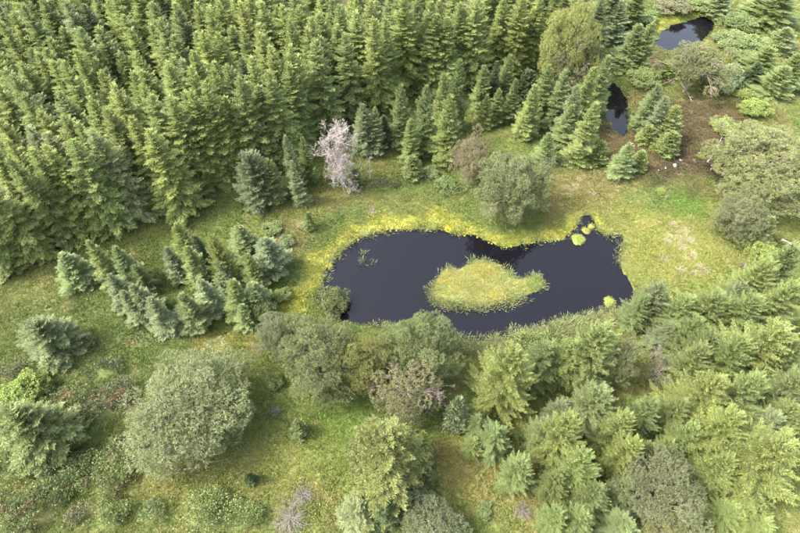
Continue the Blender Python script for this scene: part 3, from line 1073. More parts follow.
T('small_bush', 'v', 660, 193, h=.7, w=10, label='tiny round bush on the meadow below the brown heath')
T('small_bush', 'g', 642, 20, h=1.6, w=26, label='green bush left above the upper pond')
T('bush', 'o', 672, 6, h=2.2, w=34, label='brownish green bush on the top edge left of the upper pond')
T('bush', 'g', 694, 4, h=1.8, w=28, label='green bush at the top edge above the upper pond')

# ------------------------------------------------------------------ left: clumps in the grass
T('young', 'w', 62, 256, by=304, w=34, label='gangly thin spruce closest to the wood at the left')
T('young', 'l', 90, 242, by=312, w=26, label='pale slim column-like spruce at the left clump\'s end')
T('young', 'w', 114, 248, by=310, w=30, label='green spruce right behind the pale slim one')
T('young', 'g', 134, 265, by=308, w=22, label='small green spruce on the wood side of the left clump')
T('young', 'b', 109, 276, by=330, w=26, label='bluish spruce in front of the pale slim one')
T('young', 'b', 131, 284, by=340, w=28, label='bluish spruce in the middle of the left clump')
T('young', 'b', 148, 298, by=352, w=30, label='silver-blue spruce at the right end of the left clump')
T('young', 'b', 122, 292, by=338, w=24, label='short bluish spruce at the front of the left clump')

T('young', 'l', 174, 224, by=292, w=30, label='tallest light spruce at the back left of the middle clump')
T('young', 'b', 166, 248, by=300, w=24, label='bluish slim spruce at the left side of the middle clump')
T('young', 'd', 193, 238, by=290, w=24, label='dark spruce behind the light ones of the middle clump')
T('young', 'l', 186, 250, by=306, w=28, label='light spruce in front of the tallest one of the middle clump')
T('larch', 'y', 210, 236, by=286, w=34, label='yellow-green tree at the back of the middle clump')
T('young', 'w', 238, 229, by=280, w=34, label='pale green spruce at the back right of the middle clump')
T('young', 'b', 265, 243, by=296, w=40, label='broad bluish spruce at the right end of the middle clump')
T('young', 'b', 220, 266, by=310, w=28, label='blue-grey spruce in the centre of the middle clump')
T('young', 'l', 247, 258, by=310, w=26, label='green narrow spruce left of the broad bluish one')
T('young', 'b', 200, 282, by=334, w=30, label='bluish spruce at the front left of the middle clump')
T('young', 'l', 231, 284, by=338, w=32, label='bright spruce in front of the middle clump\'s centre')
T('young', 'w', 181, 294, by=350, w=30, label='green spruce at the front left corner of the middle clump')
T('young', 'w', 252, 286, by=326, w=34, label='green bushy spruce below the broad bluish one')
T('young', 'w', 242, 308, by=340, w=24, label='small spruce at the front right of the middle clump')
T('bush', 'w', 263, 310, h=3.0, w=26, label='green bush at the lower right end of the middle clump')
T('sapling', 'l', 308, 217, by=234, w=14, label='lone upright sapling on the heath above the pond\'s left end')
T('small_bush', 'w', 288, 244, h=1.0, w=16, label='low bush on the rusty grass left of the pond')
T('small_bush', 'w', 275, 233, h=1.0, w=20, label='low bush right behind the middle clump')
T('small_bush', 'g', 282, 298, h=1.2, w=18, label='low bush between the middle clump and the yellow moss')

T('broad', 'c', 32, 320, by=352, w=52, label='pale green broad spruce alone on the left grass')
T('sapling', 'w', 84, 340, by=348, w=18, label='low bluish bush right beside the pale broad spruce')
T('bush', 'v', 22, 394, h=2.6, w=38, label='bright yellow-green leafy bush between the two left spruces')
T('broad', 'w', 10, 414, by=446, w=66, label='dense dark-sided broad spruce cut by the left edge')
T('small_bush', 'g', 46, 387, h=1.2, w=18, label='small shrub right of the bright leafy bush')
T('pine', 'p', 190, 405, h=8.5, w=112, ref=.62, label='huge round grey-green pine alone in the lower left')
T('sapling', 'w', 296, 424, by=438, w=20, label='lone small round spruce on the grass right of the huge pine')
T('sapling', 'd', 249, 476, by=484, w=13, label='tiny dark spruce on the yellow grass below the huge pine')
T('small_bush', 'g', 276, 383, h=1.4, w=18, label='small dark bush between the huge pine and the bank pines')
T('grey_scrub', 'g', 240, 369, h=.8, w=10, label='small grey dead shrub right of the huge pine\'s top')
T('grey_scrub', 'g', 277, 413, h=1.1, w=12, label='thin grey dead shrub left of the lone round spruce')
T('grey_scrub', 'g', 304, 497, h=.9, w=22, label='pale grey shrub, upper one of two near the bottom edge')
T('grey_scrub', 'g', 291, 520, h=.9, w=34, label='wide grey shrub at the bottom edge left of the small firs')

# ------------------------------------------------------------------ pines on the near bank
T('bush', 'p', 334, 297, h=3.2, w=32, label='small grey-green tree leaning over the pond\'s left end')
T('pine', 'p', 320, 352, h=9, w=86, ref=.6, label='big grey-green pine at the left of the near-bank group')
T('pine', 'k', 278, 332, h=5, w=46, ref=.6, label='low grey pine at the left end of the near-bank group')
T('pine', (.185, .188, .062), 364, 362, h=8.5, w=56, ref=.6, label='yellowish pine in the middle of the near-bank group')
T('pine', (.150, .182, .076), 420, 343, h=9.5, w=78, ref=.62, label='greenest pine at the water\'s edge in the near-bank group')
T('sparse_pine', 'o', 408, 388, h=8, w=76, ref=.6, label='brownish half-bare pine at the front of the near-bank group')
T('brown_dead', 'g', 424, 398, h=6, w=52, ref=.6, label='bare grey-brown twigs of a dead tree in the near-bank group')
T('sapling', 'b', 461, 398, by=428, w=30, label='small silver-blue spruce right of the near-bank pines')
T('broad', (.190, .208, .070), 384, 438, by=480, w=98, label='big light green spruce seen from above at the bottom centre')
T('young', 'v', 423, 436, by=458, w=24, label='bright yellow-green small tree right of the big bottom spruce')
T('sapling', 'w', 428, 472, by=488, w=20, label='small blue-green sapling at the right foot of the big bottom spruce')
T('broad', 'c', 356, 508, h=4.5, w=46, label='pale spruce at the bottom edge below the big light one')
T('young', 'd', 382, 508, h=5, w=36, label='dark spruce at the bottom edge beside a grey domed bush')
T('pine', 'k', 432, 530, h=4.5, w=66, ref=.6, label='grey domed pine bush cut by the bottom edge')
T('sapling', 'w', 405, 500, h=2.4, w=24, label='small green spruce between the big and bottom-edge spruces')

# ------------------------------------------------------------------ larch stand at the lower right
LR = [
    # tip x, y, height, width px, tone, label
    (514, 350, 12, 78, 'y', 'tall bright yellow larch at the left end of the larch stand'),
    (548, 344, 8, 62, 'w', 'greener low larch between the yellow larch and the pond bank'),
    (606, 326, 12, 76, 'l', 'large olive larch at the back of the stand, nearest the pond'),
    (576, 340, 9, 50, 'l', 'olive larch left behind the large olive one'),
    (604, 386, 9, 66, 'w', 'green larch in front of the large olive one'),
    (563, 404, 5, 40, 'b', 'small bluish larch low in the gap of the stand'),
    (572, 418, 11, 56, 'y', 'tall yellow larch in the lower middle of the stand'),
    (548, 424, 7, 44, 'w', 'green larch left of the lower middle yellow one'),
    (628, 415, 9, 46, 'y', 'yellow-green larch in the very middle of the stand'),
    (634, 438, 9, 44, 'y', 'rounded yellow larch above the grey pine of the stand'),
    (496, 428, 6, 48, 'w', 'green rounded larch below the bright yellow one'),
    (478, 418, 5, 34, 'w', 'small larch at the stand\'s left rim by the silver-blue spruce'),
    (474, 440, 4, 30, 'l', 'lowest small larch at the stand\'s left rim'),
    (520, 464, 6.5, 46, 'l', 'round light larch alone at the stand\'s lower left'),
    (586, 458, 9, 50, 'l', 'light larch below the lower middle yellow one'),
    (556, 478, 6, 40, 'g', 'green larch beside the round lone one'),
    (598, 488, 7, 44, 'w', 'green larch left of the grey pine of the stand'),
    (560, 514, 6, 40, 'l', 'larch at the bottom edge, left one of a pair'),
    (584, 516, 6, 40, 'l', 'larch at the bottom edge, right one of a pair'),
    (630, 484, 6, 40, 'w', 'larch close to the left side of the grey pine of the stand'),
    (626, 520, 5, 40, 'w', 'larch at the bottom edge left of the two grey pines'),
    (662, 283, 8, 44, 'b', 'bluish larch at the pond\'s right corner'),
    (648, 293, 7, 34, 'w', 'low green larch nearest the pond\'s right corner'),
    (690, 295, 8, 54, 'l', 'light larch right of the bluish one at the meadow\'s edge'),
    (722, 290, 9, 56, 'l', 'light larch at the meadow\'s lower edge, third from the pond'),
    (744, 284, 8, 36, 'b', 'blue-green larch among light ones at the meadow\'s edge'),
    (770, 262, 10, 50, 'y', 'yellow larch at the meadow\'s edge, nearest the right pine'),
    (796, 250, 10, 50, 'g', 'green larch at the right edge below the fallen log'),
    (798, 284, 10, 56, 'l', 'light larch at the right edge below the yellow one'),
    (758, 296, 9, 50, 'l', 'light larch in the second row below the meadow'),
    (674, 322, 5, 40, 'b', 'rounded blue-green larch behind the brown dead tree'),
    (700, 318, 8, 46, 'g', 'green larch right of the rounded blue-green one'),
    (716, 330, 9, 50, 'g', 'mid-green larch in the dark gap of the right stand'),
    (784, 324, 12, 74, 'y', 'longest bright larch leaning towards the right edge'),
    (748, 336, 11, 56, 'l', 'light larch just left of the longest bright one'),
    (708, 346, 9, 48, 'l', 'light larch right of the brown dead tree'),
    (722, 374, 11, 62, 'y', 'yellow larch in the middle of the right stand'),
    (762, 374, 11, 56, 'l', 'light larch right of the middle yellow one'),
    (802, 346, 10, 50, 'g', 'green larch at the right edge under the longest bright one'),
    (806, 376, 10, 56, 'w', 'shaded larch at the right edge, halfway down the stand'),
    (686, 400, 8, 44, 'l', 'light larch below the brown dead tree'),
    (654, 402, 8, 44, 'g', 'olive larch left below the brown dead tree'),
    (738, 412, 11, 60, 'y', 'rounded yellow larch above the small lone larch of the right stand'),
    (698, 424, 8, 44, 'l', 'light larch left of the rounded yellow one'),
    (776, 414, 8, 50, 'b', 'bluish larch in the dark gap at the right'),
    (800, 408, 9, 50, 'l', 'light larch at the right edge above the biggest larch'),
    (786, 440, 12, 92, 'y', 'biggest yellow larch in the lower right corner'),
    (756, 470, 6, 44, 'l', 'lower larch on the left flank of the biggest yellow one'),
    (732, 456, 8, 44, 'l', 'small lone larch over the dark gap, right of the grey pine'),
    (672, 442, 6, 34, 'y', 'short yellow larch right behind the grey pine'),
    (652, 444, 6, 34, 'l', 'short light larch left behind the grey pine'),
    (736, 508, 4, 40, 'l', 'round light larch at the bottom edge right of the dark gap'),
    (764, 520, 4, 40, 'y', 'round yellow larch at the bottom edge, lower right'),
]
for (u, v, h, w, tone, lab) in LR:
    T('larch', tone, u, v, h=h * .92, w=w * .90, label=lab, group='larches of the lower right stand')
T('pine', 'k', 662, 494, h=8, w=74, ref=.6, label='grey bushy pine among the larches near the bottom')
T('pine', (.185, .195, .078), 672, 524, h=6, w=50, ref=.6, label='pale pine at the bottom edge below the grey bushy one')
T('sparse_pine', 'p', 618, 362, h=8, w=50, ref=.5, label='dull olive half-bare tree under the large olive larch')
T('brown_dead', 'g', 667, 361, h=6, w=34, ref=.8, label='brown dead tree with broken branches among the larches')
T('grey_scrub', 'g', 522, 512, h=1.0, w=20, label='grey dead shrub at the foot of the round lone larch')
T('small_bush', 'w', 484, 512, h=.9, w=16, label='low pale bush on the rusty grass at the bottom')


# ------------------------------------------------------------------ low shrub mats
MATS_AT = []

def shrub_mat(u, v, rx, ry, h, tint, label, rot=0.0, n=5.5, tint2=None):
    """a spreading low shrub: many leafy clumps on short stems over an uneven footprint"""
    c = at(u, v)
    seed = int(u * 7 + v * 3)
    rs = np.random.RandomState(seed)
    g, st = Geo(seed), Geo(seed + 1)
    k = int(rx * ry * 3.14 * n * 1.5)
    ca, sa = math.cos(rot), math.sin(rot)
    cols = []
    z0 = gz(c[0], c[1])
    for i in range(k):
        r, t = math.sqrt(rs.rand()), rs.rand() * 6.283
        if r > .75 + .25 * math.sin(3 * t + u) * .8 + .15 * rs.randn():
            continue
        lx, ly = rx * r * math.cos(t), ry * r * math.sin(t)
        x, y = lx * ca - ly * sa, lx * sa + ly * ca
        if vnoise(np.array([c[0] + x]), np.array([c[1] + y]), .9, seed)[0] < .24:
            continue
        zb = gz(c[0] + x, c[1] + y) - z0
        top = h * 1.9 * (1 - .55 * r ** 3) * rs.uniform(.45, 1.15)
        st.tube([[x * .96, y * .96, zb - .1], [x, y, zb + top * .7]], [.025, .012], 3)
        m_ = 44
        U = norm(rs.randn(m_, 3)); U[:, 2] = np.abs(U[:, 2]) * .9 - .1
        rad = rs.uniform(.28, .52)
        P = np.array([x, y, zb + top - .1]) + U * rad * np.array([1, 1, .8])
        D = norm(U + rs.randn(m_, 3) * .5 + [0, 0, .3])
        g.kites(P, D, U + rs.randn(m_, 3) * .4, rs.uniform(.15, .26, m_), .11, .25, np.clip(rs.rand() * .6 + .4 * rs.rand(m_), 0, 1))
        cc = np.array(TINT[tint]) * .78 * rs.uniform(.85, 1.15)
        if tint2 is not None and rs.rand() < .25:
            cc = np.array(tint2) * rs.uniform(.8, 1.2)
        cols.append(np.tile(cc, (m_ * 4, 1)))
    root = link('low_shrub', None)
    root.empty_display_size = .4
    root.location = (c[0], c[1], z0)
    tag(root, label, 'shrub', 'low spreading shrubs on the grass')
    link('stems', st.mesh('shrub_stems', 'spruce_bark'), root)['kind'] = 'stuff'
    me_ = g.mesh('shrub_leaves', 'painted_leaf')
    set_col(me_, np.concatenate(cols))
    link('foliage', me_, root)
    MATS_AT.append((c[0], c[1], rx, ry, rot))


RUST = (.16, .115, .06)
shrub_mat(72, 402, 3.0, 1.6, .7, 'g', 'dark textured low shrub left of the rust-flecked one', .35, tint2=RUST)
shrub_mat(118, 402, 3.2, 2.0, .7, 'k', 'low shrub with rusty patches left of the huge pine', .45, tint2=RUST)
shrub_mat(112, 372, 2.0, .9, .6, 'k', 'narrow low shrub just above the rust-flecked one', .4)
shrub_mat(112, 468, 3.6, 2.6, .8, 'l', 'widest pale low shrub left below the huge pine', .6, tint2=(.12, .09, .06))
shrub_mat(66, 474, 2.8, 2.2, .8, 'w', 'green low shrub below the dense left-edge spruce', .5)
shrub_mat(32, 508, 4.0, 2.6, .8, 'g', 'broad low shrub filling the bottom left corner', .3, tint2=(.14, .10, .06))
shrub_mat(18, 468, 2.6, 1.6, .7, 'g', 'low shrub at the left edge right under the dense spruce', .2)
shrub_mat(110, 514, 2.0, 1.8, .8, 'l', 'rounded pale low shrub near the bottom, right of the corner shrub', .4)
shrub_mat(84, 512, 1.6, .8, .5, 'o', 'purplish brown low heath shrub left of the rounded pale one', .7)
shrub_mat(158, 515, 1.1, .9, .7, 'w', 'small round shrub alone near the bottom edge', 0)
shrub_mat(222, 516, 4.0, 2.0, .9, 'l', 'large bushy shrub at the bottom edge left of the grey shrubs', 0)
shrub_mat(18, 372, 2.2, 1.4, .6, 'o', 'brownish low shrub below the pale broad spruce', .3)
shrub_mat(140, 346, 1.2, .7, .5, 'o', 'rusty low shrub by the silver-blue spruce of the left clump', .3, tint2=(.20, .14, .05))
shrub_mat(530, 345, 3.0, 1.0, .6, 'l', 'low green shrub on the near bank before the larches', .1)
shrub_mat(740, 70, 2.4, 1.4, .7, 'w', 'low green shrub in the upper right scrub', .3)
shrub_mat(715, 90, 2.0, 1.2, .6, 'o', 'brownish low shrub right below the bare-limbed pine', .2)
shrub_mat(455, 195, 2.2, .9, .5, 'g', 'low green shrub on the bank behind the pond', .1)
shrub_mat(380, 190, 2.4, .9, .5, 'o', 'brownish low shrub on the heath above the pond', .1)
shrub_mat(560, 170, 1.6, .9, .5, 'k', 'dark heather patch right of the big round pine', .1)


# ------------------------------------------------------------------ fallen logs, stones, tussocks in the water
def log(u0, v0, u1, v1, r, label, z0=.15, z1=.25, twig=6, mat='pale_log', seed=1):
    a_, b_ = at(u0, v0), at(u1, v1)
    rs = np.random.RandomState(seed)
    g, tw = Geo(seed), Geo(seed + 1)
    za = gz(a_[0], a_[1])
    root = link('fallen_log', None)
    root.empty_display_size = .3
    root.location = (a_[0], a_[1], za)
    d = np.array([b_[0] - a_[0], b_[1] - a_[1], 0.0])
    side = norm(np.array([-d[1], d[0], 0]))
    pts = []
    for q in np.linspace(0, 1, 6):
        p = d * q + side * math.sin(q * 3 + seed) * .08
        p[2] = gz(a_[0] + p[0], a_[1] + p[1]) - za + r * .5 + (z0 * (1 - q) + z1 * q - .15)
        pts.append(p)
    g.tube(pts, [r * (1 - .6 * i / 5) for i in range(6)], 7)
    for i in range(twig):
        j = rs.randint(1, 6)
        e = pts[j] + norm(d) * rs.uniform(.1, .7) + side * rs.uniform(-.8, .8) + [0, 0, rs.uniform(.0, .5)]
        tw.tube([pts[j], (pts[j] + e) / 2 + [0, 0, .05], e], [r * .35, r * .22, .012], 4)
    link('trunk', g.mesh('log_trunk', mat, True), root)
    if twig:
        link('branches', tw.mesh('log_branches', mat), root)
    tag(root, label, 'log', 'pale fallen logs')


log(706, 165, 719, 142, .14, 'pale leaning dead log left of the widest pine', seed=3, twig=7)
log(780, 241, 800, 250, .16, 'grey fallen log at the right edge below the smaller grey pine', seed=4)
log(766, 17, 792, 22, .16, 'white fallen trunk in the top right corner', seed=5, twig=8)
log(758, 78, 768, 86, .10, 'short fallen branch beside the dark small spruce in the scrub', seed=6)
log(788, 82, 802, 94, .15, 'pale fallen log at the right edge in the scrub', seed=7)
log(781, 94, 794, 101, .12, 'thin fallen log just below the right-edge log in the scrub', seed=8)
log(738, 104, 748, 108, .09, 'small fallen branch on the brown heath of the scrub', seed=9)
log(612, 158, 606, 168, .09, 'short grey fallen branch beside the channel clump\'s front spruce', seed=10, twig=3)
log(680, 84, 690, 104, .12, 'pale broken bough under the bare-limbed pine', seed=12, twig=9)
log(164, 468, 176, 471, .10, 'pale fallen branch at the foot of the huge pine', seed=13, twig=4)
log(185, 472, 200, 470, .08, 'thin pale branch lying on the grass below the huge pine', seed=14, twig=2)
log(208, 466, 232, 461, .09, 'rusty brown stick row end below the huge pine', seed=15, twig=2, mat='dead_brown')
log(425, 410, 431, 394, .10, 'bare reddish limb sticking out of the near-bank pines', z0=2.2, z1=4.2, seed=16, twig=5)


def stone(u, v, s, label, seed):
    c = at(u, v)
    rs = np.random.RandomState(seed)
    import bmesh
    bm = bmesh.new()
    bmesh.ops.create_icosphere(bm, subdivisions=2, radius=1)
    for q in bm.verts:
        k = 1 + .25 * math.sin(q.co.x * 3 + seed) * math.cos(q.co.y * 2.3 + seed) + rs.uniform(-.06, .06)
        q.co = (q.co.x * s * k, q.co.y * s * .7 * k, q.co.z * s * .5 * k)
    me_ = bpy.data.meshes.new('stone')
    bm.to_mesh(me_); bm.free()
    me_.materials.append(MATS['pale_stone'])
    o = link('stone', me_)
    o.location = (c[0], c[1], gz(c[0], c[1]) + s * .18)
    o.rotation_euler = (0, 0, rs.rand() * 6)
    tag(o, label, 'stone', 'pale stones on the brown heath')


stone(673, 169, .38, 'biggest white stone on the brown heath', 1)
stone(679, 163, .26, 'greyish stone right above the biggest white one on the heath', 2)
stone(664, 171, .2, 'small pale stone left of the biggest white one on the heath', 3)
stone(657, 173, .18, 'tiny pale stone at the left end of the stone row', 4)
stone(711, 168, .26, 'small pale stone at the foot of the leaning dead log', 5)
stone(199, 470, .2, 'small grey stone on the yellow grass below the huge pine', 6)


def tussock(u, v, r, h, col, label, seed):
    """a mossy hummock standing in the water with sedge blades on it"""
    c = at(u, v)
    rs = np.random.RandomState(seed)
    base, bl = Geo(seed), Geo(seed + 1)
    n, m_ = 18, 6
    V = [[0, 0, h]]
    for j in range(1, m_ + 1):
        q = j / m_
        for i in range(n):
            t = i * 6.283 / n
            k = 1 + .14 * math.sin(3 * t + seed) + .07 * rs.randn()
            V.append([math.cos(t) * r * k * math.sin(q * 1.75) , math.sin(t) * r * k * math.sin(q * 1.75), h * math.cos(q * 1.75) + .05 * rs.randn() - (.5 if j == m_ else 0)])
    Fc = [(0, 1 + i, 1 + (i + 1) % n) for i in range(n)]
    for j in range(m_ - 1):
        for i in range(n):
            a_, b_ = 1 + j * n + i, 1 + j * n + (i + 1) % n
            Fc += [(a_, a_ + n, b_ + n), (a_, b_ + n, b_)]
    base.add(V, Fc)
    k = int(r * r * 420)
    rr, t = np.sqrt(rs.rand(k)) * .98, rs.rand(k) * 6.283
    P = np.stack([np.cos(t) * r * rr, np.sin(t) * r * rr, h * np.sqrt(1 - rr ** 2) * .9 - .03], 1)
    D = norm(np.stack([np.cos(t) * rr * .9, np.sin(t) * rr * .9, np.full(k, .8)], 1) + rs.randn(k, 3) * .35)
    bl.kites(P, D, rs.randn(k, 3), rs.uniform(.15, .38, k), .05, .15)
    root = link('moss_tussock', None)
    root.empty_display_size = .3
    root.location = (c[0], c[1], 0)
    tag(root, label, 'tussock', 'mossy tussocks standing in the pond')
    bm_ = base.mesh('tussock_moss', 'painted_leaf', True)
    set_col(bm_, np.tile(np.array(col) * .9, (len(bm_.vertices), 1)))
    link('moss', bm_, root)
    me_ = bl.mesh('tussock_blades', 'painted_leaf')
    set_col(me_, np.tile(col, (len(me_.vertices), 1)))
    link('blades', me_, root)


tussock(578, 240, .85, .28, (.20, .245, .052), 'round bright green tussock near the pond\'s far right shore', 1)
tussock(609, 302, .62, .40, (.21, .245, .052), 'small round tussock alone near the pond\'s right end', 2)
tussock(591, 227, .40, .2, (.26, .26, .055), 'tiny yellow tussock in the inlet at the far right shore', 3)
tussock(586, 231, .55, .15, (.22, .22, .06), 'flat sedge tussock beside the tiny yellow one in the inlet', 6)
tussock(329, 266, .42, .2, (.36, .34, .05), 'yellow tussock at the water\'s edge by the left moss bank', 4)
tussock(448, 229, .60, .25, (.38, .34, .04), 'yellow mossy knob on the far shore', 5)


# ------------------------------------------------------------------ ground cover, too fine to count
def proto_tuft(name, seed, n, hgt, spread, wid, mat='tuft', lean=.5, bend=.4):
    rs = np.random.RandomState(seed)
    g = Geo(seed)
    t = rs.rand(n) * 6.283
    r = spread * np.sqrt(rs.rand(n)) * .7
    P = np.stack([np.cos(t) * r, np.sin(t) * r, np.full(n, -.05)], 1)
    D = norm(np.stack([np.cos(t) * lean, np.sin(t) * lean, np.ones(n)], 1) + rs.randn(n, 3) * .3)
    ln = hgt * rs.uniform(.6, 1.2, n)
    R = rs.rand(n)
    g.kites(P, D, rs.randn(n, 3), ln * .65, wid, .1, R)
    D2 = norm(D + np.stack([np.cos(t), np.sin(t), np.full(n, -.6)], 1) * bend)
    g.kites(P + D * ln[:, None] * .5, D2, rs.randn(n, 3), ln * .6, wid * .8, .1, R)
    o = bpy.data.objects.new(name, g.mesh(name, mat))
    return o


def proto_cushion(name, seed, r=.3, h=.16):
    rs = np.random.RandomState(seed)
    g = Geo(seed)
    n, m_ = 10, 4
    V = [[0, 0, h]]
    for j in range(1, m_ + 1):
        q = j / m_ * 1.65
        for i in range(n):
            t = i * 6.283 / n + j * .3
            k = 1 + .2 * rs.randn() * .6
            V.append([math.cos(t) * r * k * math.sin(q), math.sin(t) * r * k * math.sin(q), h * math.cos(q) + .02 * rs.randn() - (.08 if j == m_ else 0)])
    Fc = [(0, 1 + i, 1 + (i + 1) % n) for i in range(n)]
    for j in range(m_ - 1):
        for i in range(n):
            a_, b_ = 1 + j * n + i, 1 + j * n + (i + 1) % n
            Fc += [(a_, a_ + n, b_ + n), (a_, b_ + n, b_)]
    g.add(V, Fc, rs.rand(len(V)))
    k = 40
    t, rr = rs.rand(k) * 6.283, np.sqrt(rs.rand(k))
    P = np.stack([np.cos(t) * r * rr, np.sin(t) * r * rr, h * (1 - rr ** 2) * .9], 1)
    g.kites(P, norm(rs.randn(k, 3) * .7 + [0, 0, .8]), rs.randn(k, 3), rs.uniform(.07, .16, k), .05, .2)
    return bpy.data.objects.new(name, g.mesh(name, 'tuft', True))


def scatter(name, protos, P, S, C, label, cat, seed=0, tilt=.12):
    """one mass of ground cover: a tuft at each point, with its own turn, size and colour"""
    rs = np.random.RandomState(seed)
    n = len(P)
    me_ = bpy.data.meshes.new(name)
    me_.vertices.add(n)
    me_.vertices.foreach_set('co', np.ascontiguousarray(P, np.float32).ravel())
    rot = np.stack([rs.randn(n) * tilt, rs.randn(n) * tilt, rs.rand(n) * 6.283], 1).astype(np.float32)
    a_ = me_.attributes.new('rot', 'FLOAT_VECTOR', 'POINT'); a_.data.foreach_set('vector', rot.ravel())
    a_ = me_.attributes.new('size', 'FLOAT', 'POINT'); a_.data.foreach_set('value', np.asarray(S, np.float32))
    a_ = me_.attributes.new('pick', 'INT', 'POINT'); a_.data.foreach_set('value', rs.randint(0, len(protos), n).astype(np.int32))
    set_col(me_, C)
    o = link(name, me_)
    tag(o, label, cat, kind='stuff')
    ng = bpy.data.node_groups.new(name, 'GeometryNodeTree')
    ng.interface.new_socket('Geometry', in_out='INPUT', socket_type='NodeSocketGeometry')
    ng.interface.new_socket('Geometry', in_out='OUTPUT', socket_type='NodeSocketGeometry')
    gi, go = ng.nodes.new('NodeGroupInput'), ng.nodes.new('NodeGroupOutput')
    m2p = ng.nodes.new('GeometryNodeMeshToPoints')
    iop = ng.nodes.new('GeometryNodeInstanceOnPoints')
    jn = ng.nodes.new('GeometryNodeJoinGeometry')
    for p in protos:
        oi = ng.nodes.new('GeometryNodeObjectInfo')
        oi.inputs['Object'].default_value = p
        oi.inputs['As Instance'].default_value = True
        ng.links.new(oi.outputs['Geometry'], jn.inputs[0])

    def attr(nm, dt):
        q = ng.nodes.new('GeometryNodeInputNamedAttribute')
        q.data_type = dt
        q.inputs['Name'].default_value = nm
        return q.outputs['Attribute']
    ng.links.new(gi.outputs[0], m2p.inputs[0])
    ng.links.new(m2p.outputs[0], iop.inputs['Points'])
    ng.links.new(jn.outputs[0], iop.inputs['Instance'])
    iop.inputs['Pick Instance'].default_value = True
    ng.links.new(attr('pick', 'INT'), iop.inputs['Instance Index'])
    ng.links.new(attr('rot', 'FLOAT_VECTOR'), iop.inputs['Rotation'])
    ng.links.new(attr('size', 'FLOAT'), iop.inputs['Scale'])
    ng.links.new(iop.outputs[0], go.inputs[0])
    md = o.modifiers.new('scatter', 'NODES')
    md.node_group = ng
    return o


GRASS = [proto_tuft('grass_tuft_a', 1, 34, .30, .27, .032), proto_tuft('grass_tuft_b', 2, 28, .38, .22, .032), proto_tuft('grass_tuft_c', 3, 38, .24, .32, .034)]
HERB = [proto_tuft('herb_tuft_a', 4, 34, .20, .28, .06, lean=.8), proto_tuft('herb_tuft_b', 5, 30, .24, .24, .065, lean=.8)]
SEDGE = [proto_tuft('sedge_tuft_a', 6, 16, .85, .22, .05, lean=.35, bend=.5), proto_tuft('sedge_tuft_b', 7, 14, .7, .25, .05, lean=.45, bend=.6)]
MOSS = [proto_cushion('moss_cushion_a', 8), proto_cushion('moss_cushion_b', 9, .36, .2)]

rs = np.random.RandomState(77)


def jitter(x0, x1, y0, y1, step):
    X, Y = np.meshgrid(np.arange(x0, x1, step), np.arange(y0, y1, step))
    x = X.ravel() + rs.uniform(-.5, .5, X.size) * step
    y = Y.ravel() + rs.uniform(-.5, .5, X.size) * step
    v = (np.abs(x) < 10 + .86 * np.hypot(y, 45) )
    return x[v], y[v]


def shade(C, lo=.75, hi=1.25, hue=.08):
    n = len(C)
    return C * rs.uniform(lo, hi, (n, 1)) * (1 + rs.uniform(-hue, hue, (n, 3)))


x, y = jitter(-66, 88, 6, 118, .30)
d = water_sd(x, y)
wd = sdf(x, y, WOOD)
mo = moss_weight(x, y)
ok = (d > .05) & (wd > -1.5) & (rs.rand(len(x)) > mo * .5)
x, y = x[ok], y[ok]
ok = np.ones(len(x), bool)
for (mx_, my_, mrx, mry, mro) in MATS_AT:
    lx, ly = (x - mx_) * math.cos(mro) + (y - my_) * math.sin(mro), -(x - mx_) * math.sin(mro) + (y - my_) * math.cos(mro)
    ok &= np.hypot(lx / mrx, ly / mry) > .8
x, y = x[ok], y[ok]
far = np.clip((y - 60) / 60, 0, 1)
ok = rs.rand(len(x)) > far * .45
x, y = x[ok], y[ok]
C = cover_colour(x, y)
herb = fbm(x, y, 1.1, 23) > .56
zz = ground_z(x, y)
P = np.stack([x, y, zz], 1)
S = rs.uniform(.7, 1.35, len(x)) * (.65 + .7 * fbm(x, y, 4, 88))
dry = rs.rand(len(x)) < .03 * (fbm(x, y, 5, 55) > .5)
Cc = shade(C * 1.12, .88, 1.14, .04)
Cc[dry] = shade(np.tile([[.36, .28, .15]], (int(dry.sum()), 1)))
scatter('meadow_grass', GRASS, P[~herb], S[~herb], Cc[~herb], 'mixed yellow-green meadow grass over the open ground', 'grass', 1)
scatter('meadow_herbs', HERB, P[herb], S[herb] * 1.15, shade(C[herb] * np.array([.95, 1.06, .95]), .85, 1.2, .05), 'leafy green and brown herbs between the grasses', 'herbs', 2)

x, y = jitter(-22, 42, 24, 120, .19)
mo = moss_weight(x, y)
ok = (rs.rand(len(x)) < mo * .7) & (water_sd(x, y) > -.25)
x, y = x[ok], y[ok]
P = np.stack([x, y, np.maximum(ground_z(x, y), -.02) - .02], 1)
C = np.tile([[.246, .246, .046]], (len(x), 1))
gr = fbm(x, y, 1.4, 91)[:, None]
C = C * (1 - np.clip((gr - .5) * 3, 0, .7)) + np.array([[.18, .21, .05]]) * np.clip((gr - .5) * 3, 0, .7)
scatter('bank_moss', MOSS, P, rs.uniform(.16, .5, len(x)), shade(C, .7, 1.15), 'bright yellow bog moss along the pond banks', 'moss', 3)

# island cover
x, y = jitter(c0[0][0], c0[1][0], c0[0][1], c0[1][1], .2)
di = island_sd(x, y)
ok = di < -.02
x, y, di = x[ok], y[ok], di[ok]
P = np.stack([x, y, island_z(x, y)], 1)
C = shade(island_colour(x, y) * np.array([1.0, 1.02, 1.1]), .75, 1.2)
scatter('island_grass', GRASS, P, rs.uniform(.6, 1.0, len(x)) * (.55 + 1.1 * fbm(x, y, 1.1, 18)), C, 'pale yellow grass covering the little island', 'grass', 4)

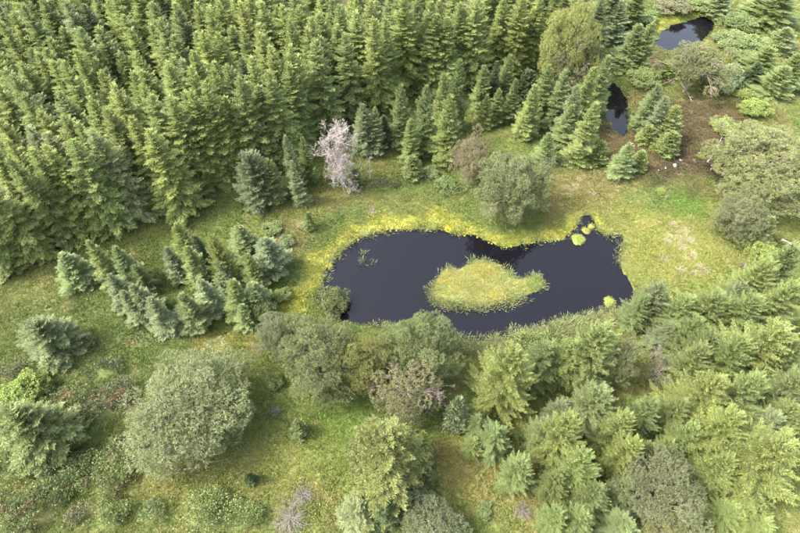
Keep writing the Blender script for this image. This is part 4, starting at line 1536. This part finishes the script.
# sedges along the shores and round the island
x, y = jitter(-22, 42, 24, 54, .22)
d, di = sdf(x, y, POND), island_sd(x, y)
near = np.clip((fbm(x, y, 3, 15) - .35) * 4, 0, 1)
south = inside(x, y, world_pts([(430, 320), (480, 336), (545, 322), (610, 306), (660, 312), (640, 345), (430, 372)]))
p_in = ((d > -.6) & (d < .5)) * .25 * near + south * ((d > -1.0) & (d < 1.6)) * .75
isl_s = world_pts([(425, 280), (440, 300), (470, 303), (525, 296), (545, 284), (560, 305), (470, 325), (415, 310)])
p_in = np.maximum(p_in, ((di > -.3) & (di < .35)) * .32)
p_in = np.maximum(p_in, (inside(x, y, isl_s) & (di > -.2) & (di < .8)) * .8 * (fbm(x, y, 1.3, 17) > .38))
wd_p = at(364, 262)
p_in = np.maximum(p_in, (np.hypot(x - wd_p[0], (y - wd_p[1]) * .7) < 1.3) * .05)
ok = rs.rand(len(x)) < p_in
x, y = x[ok], y[ok]
zz = np.maximum(np.where(island_sd(x, y) < .9, island_z(x, y), ground_z(x, y)), -.25)
C = np.tile([[.165, .192, .075]], (len(x), 1))
C[rs.rand(len(x)) < .2] = [.21, .20, .10]
scatter('shore_sedge', SEDGE, np.stack([x, y, zz], 1), rs.uniform(.45, .85, len(x)) * (.65 + 1.4 * fbm(x, y, 1.6, 19)), shade(C), 'pale green sedge blades along the shore and round the island', 'sedge', 5, tilt=.3)

# straw-coloured tussock grass on the right meadow
pts, sz = [], []
for (u, v, r) in [(675, 238, 1.2), (683, 232, .7), (690, 244, .6), (662, 262, .5), (680, 250, .6), (689, 258, .5), (672, 226, .4), (678, 274, .6),
                  (700, 272, .7), (691, 277, .4), (666, 245, .4), (566, 195, .7), (572, 190, .5), (590, 198, .5), (528, 345, .5), (540, 340, .5),
                  (372, 214, .6), (300, 232, .5), (282, 360, .5), (256, 352, .4)]:
    c = at(u, v)
    for _ in range(int(22 * r) + 3):
        q = rs.randn(2) * r * .55
        pts.append((c[0] + q[0], c[1] + q[1])); sz.append(rs.uniform(.8, 1.4))
pts = np.array(pts)
C = shade(np.tile([[.32, .285, .175]], (len(pts), 1)))
scatter('straw_grass', GRASS, np.stack([pts[:, 0], pts[:, 1], ground_z(pts[:, 0], pts[:, 1])], 1), sz, C, 'dry straw-coloured grass tufts on the meadow', 'grass', 6)

T('young', 'g', 640, -6, by=30, w=30, label='spruce by the top edge left above the upper pond')
T('young', 'w', 612, -14, by=28, w=32, label='spruce by the top edge right of the yellow-topped pine')
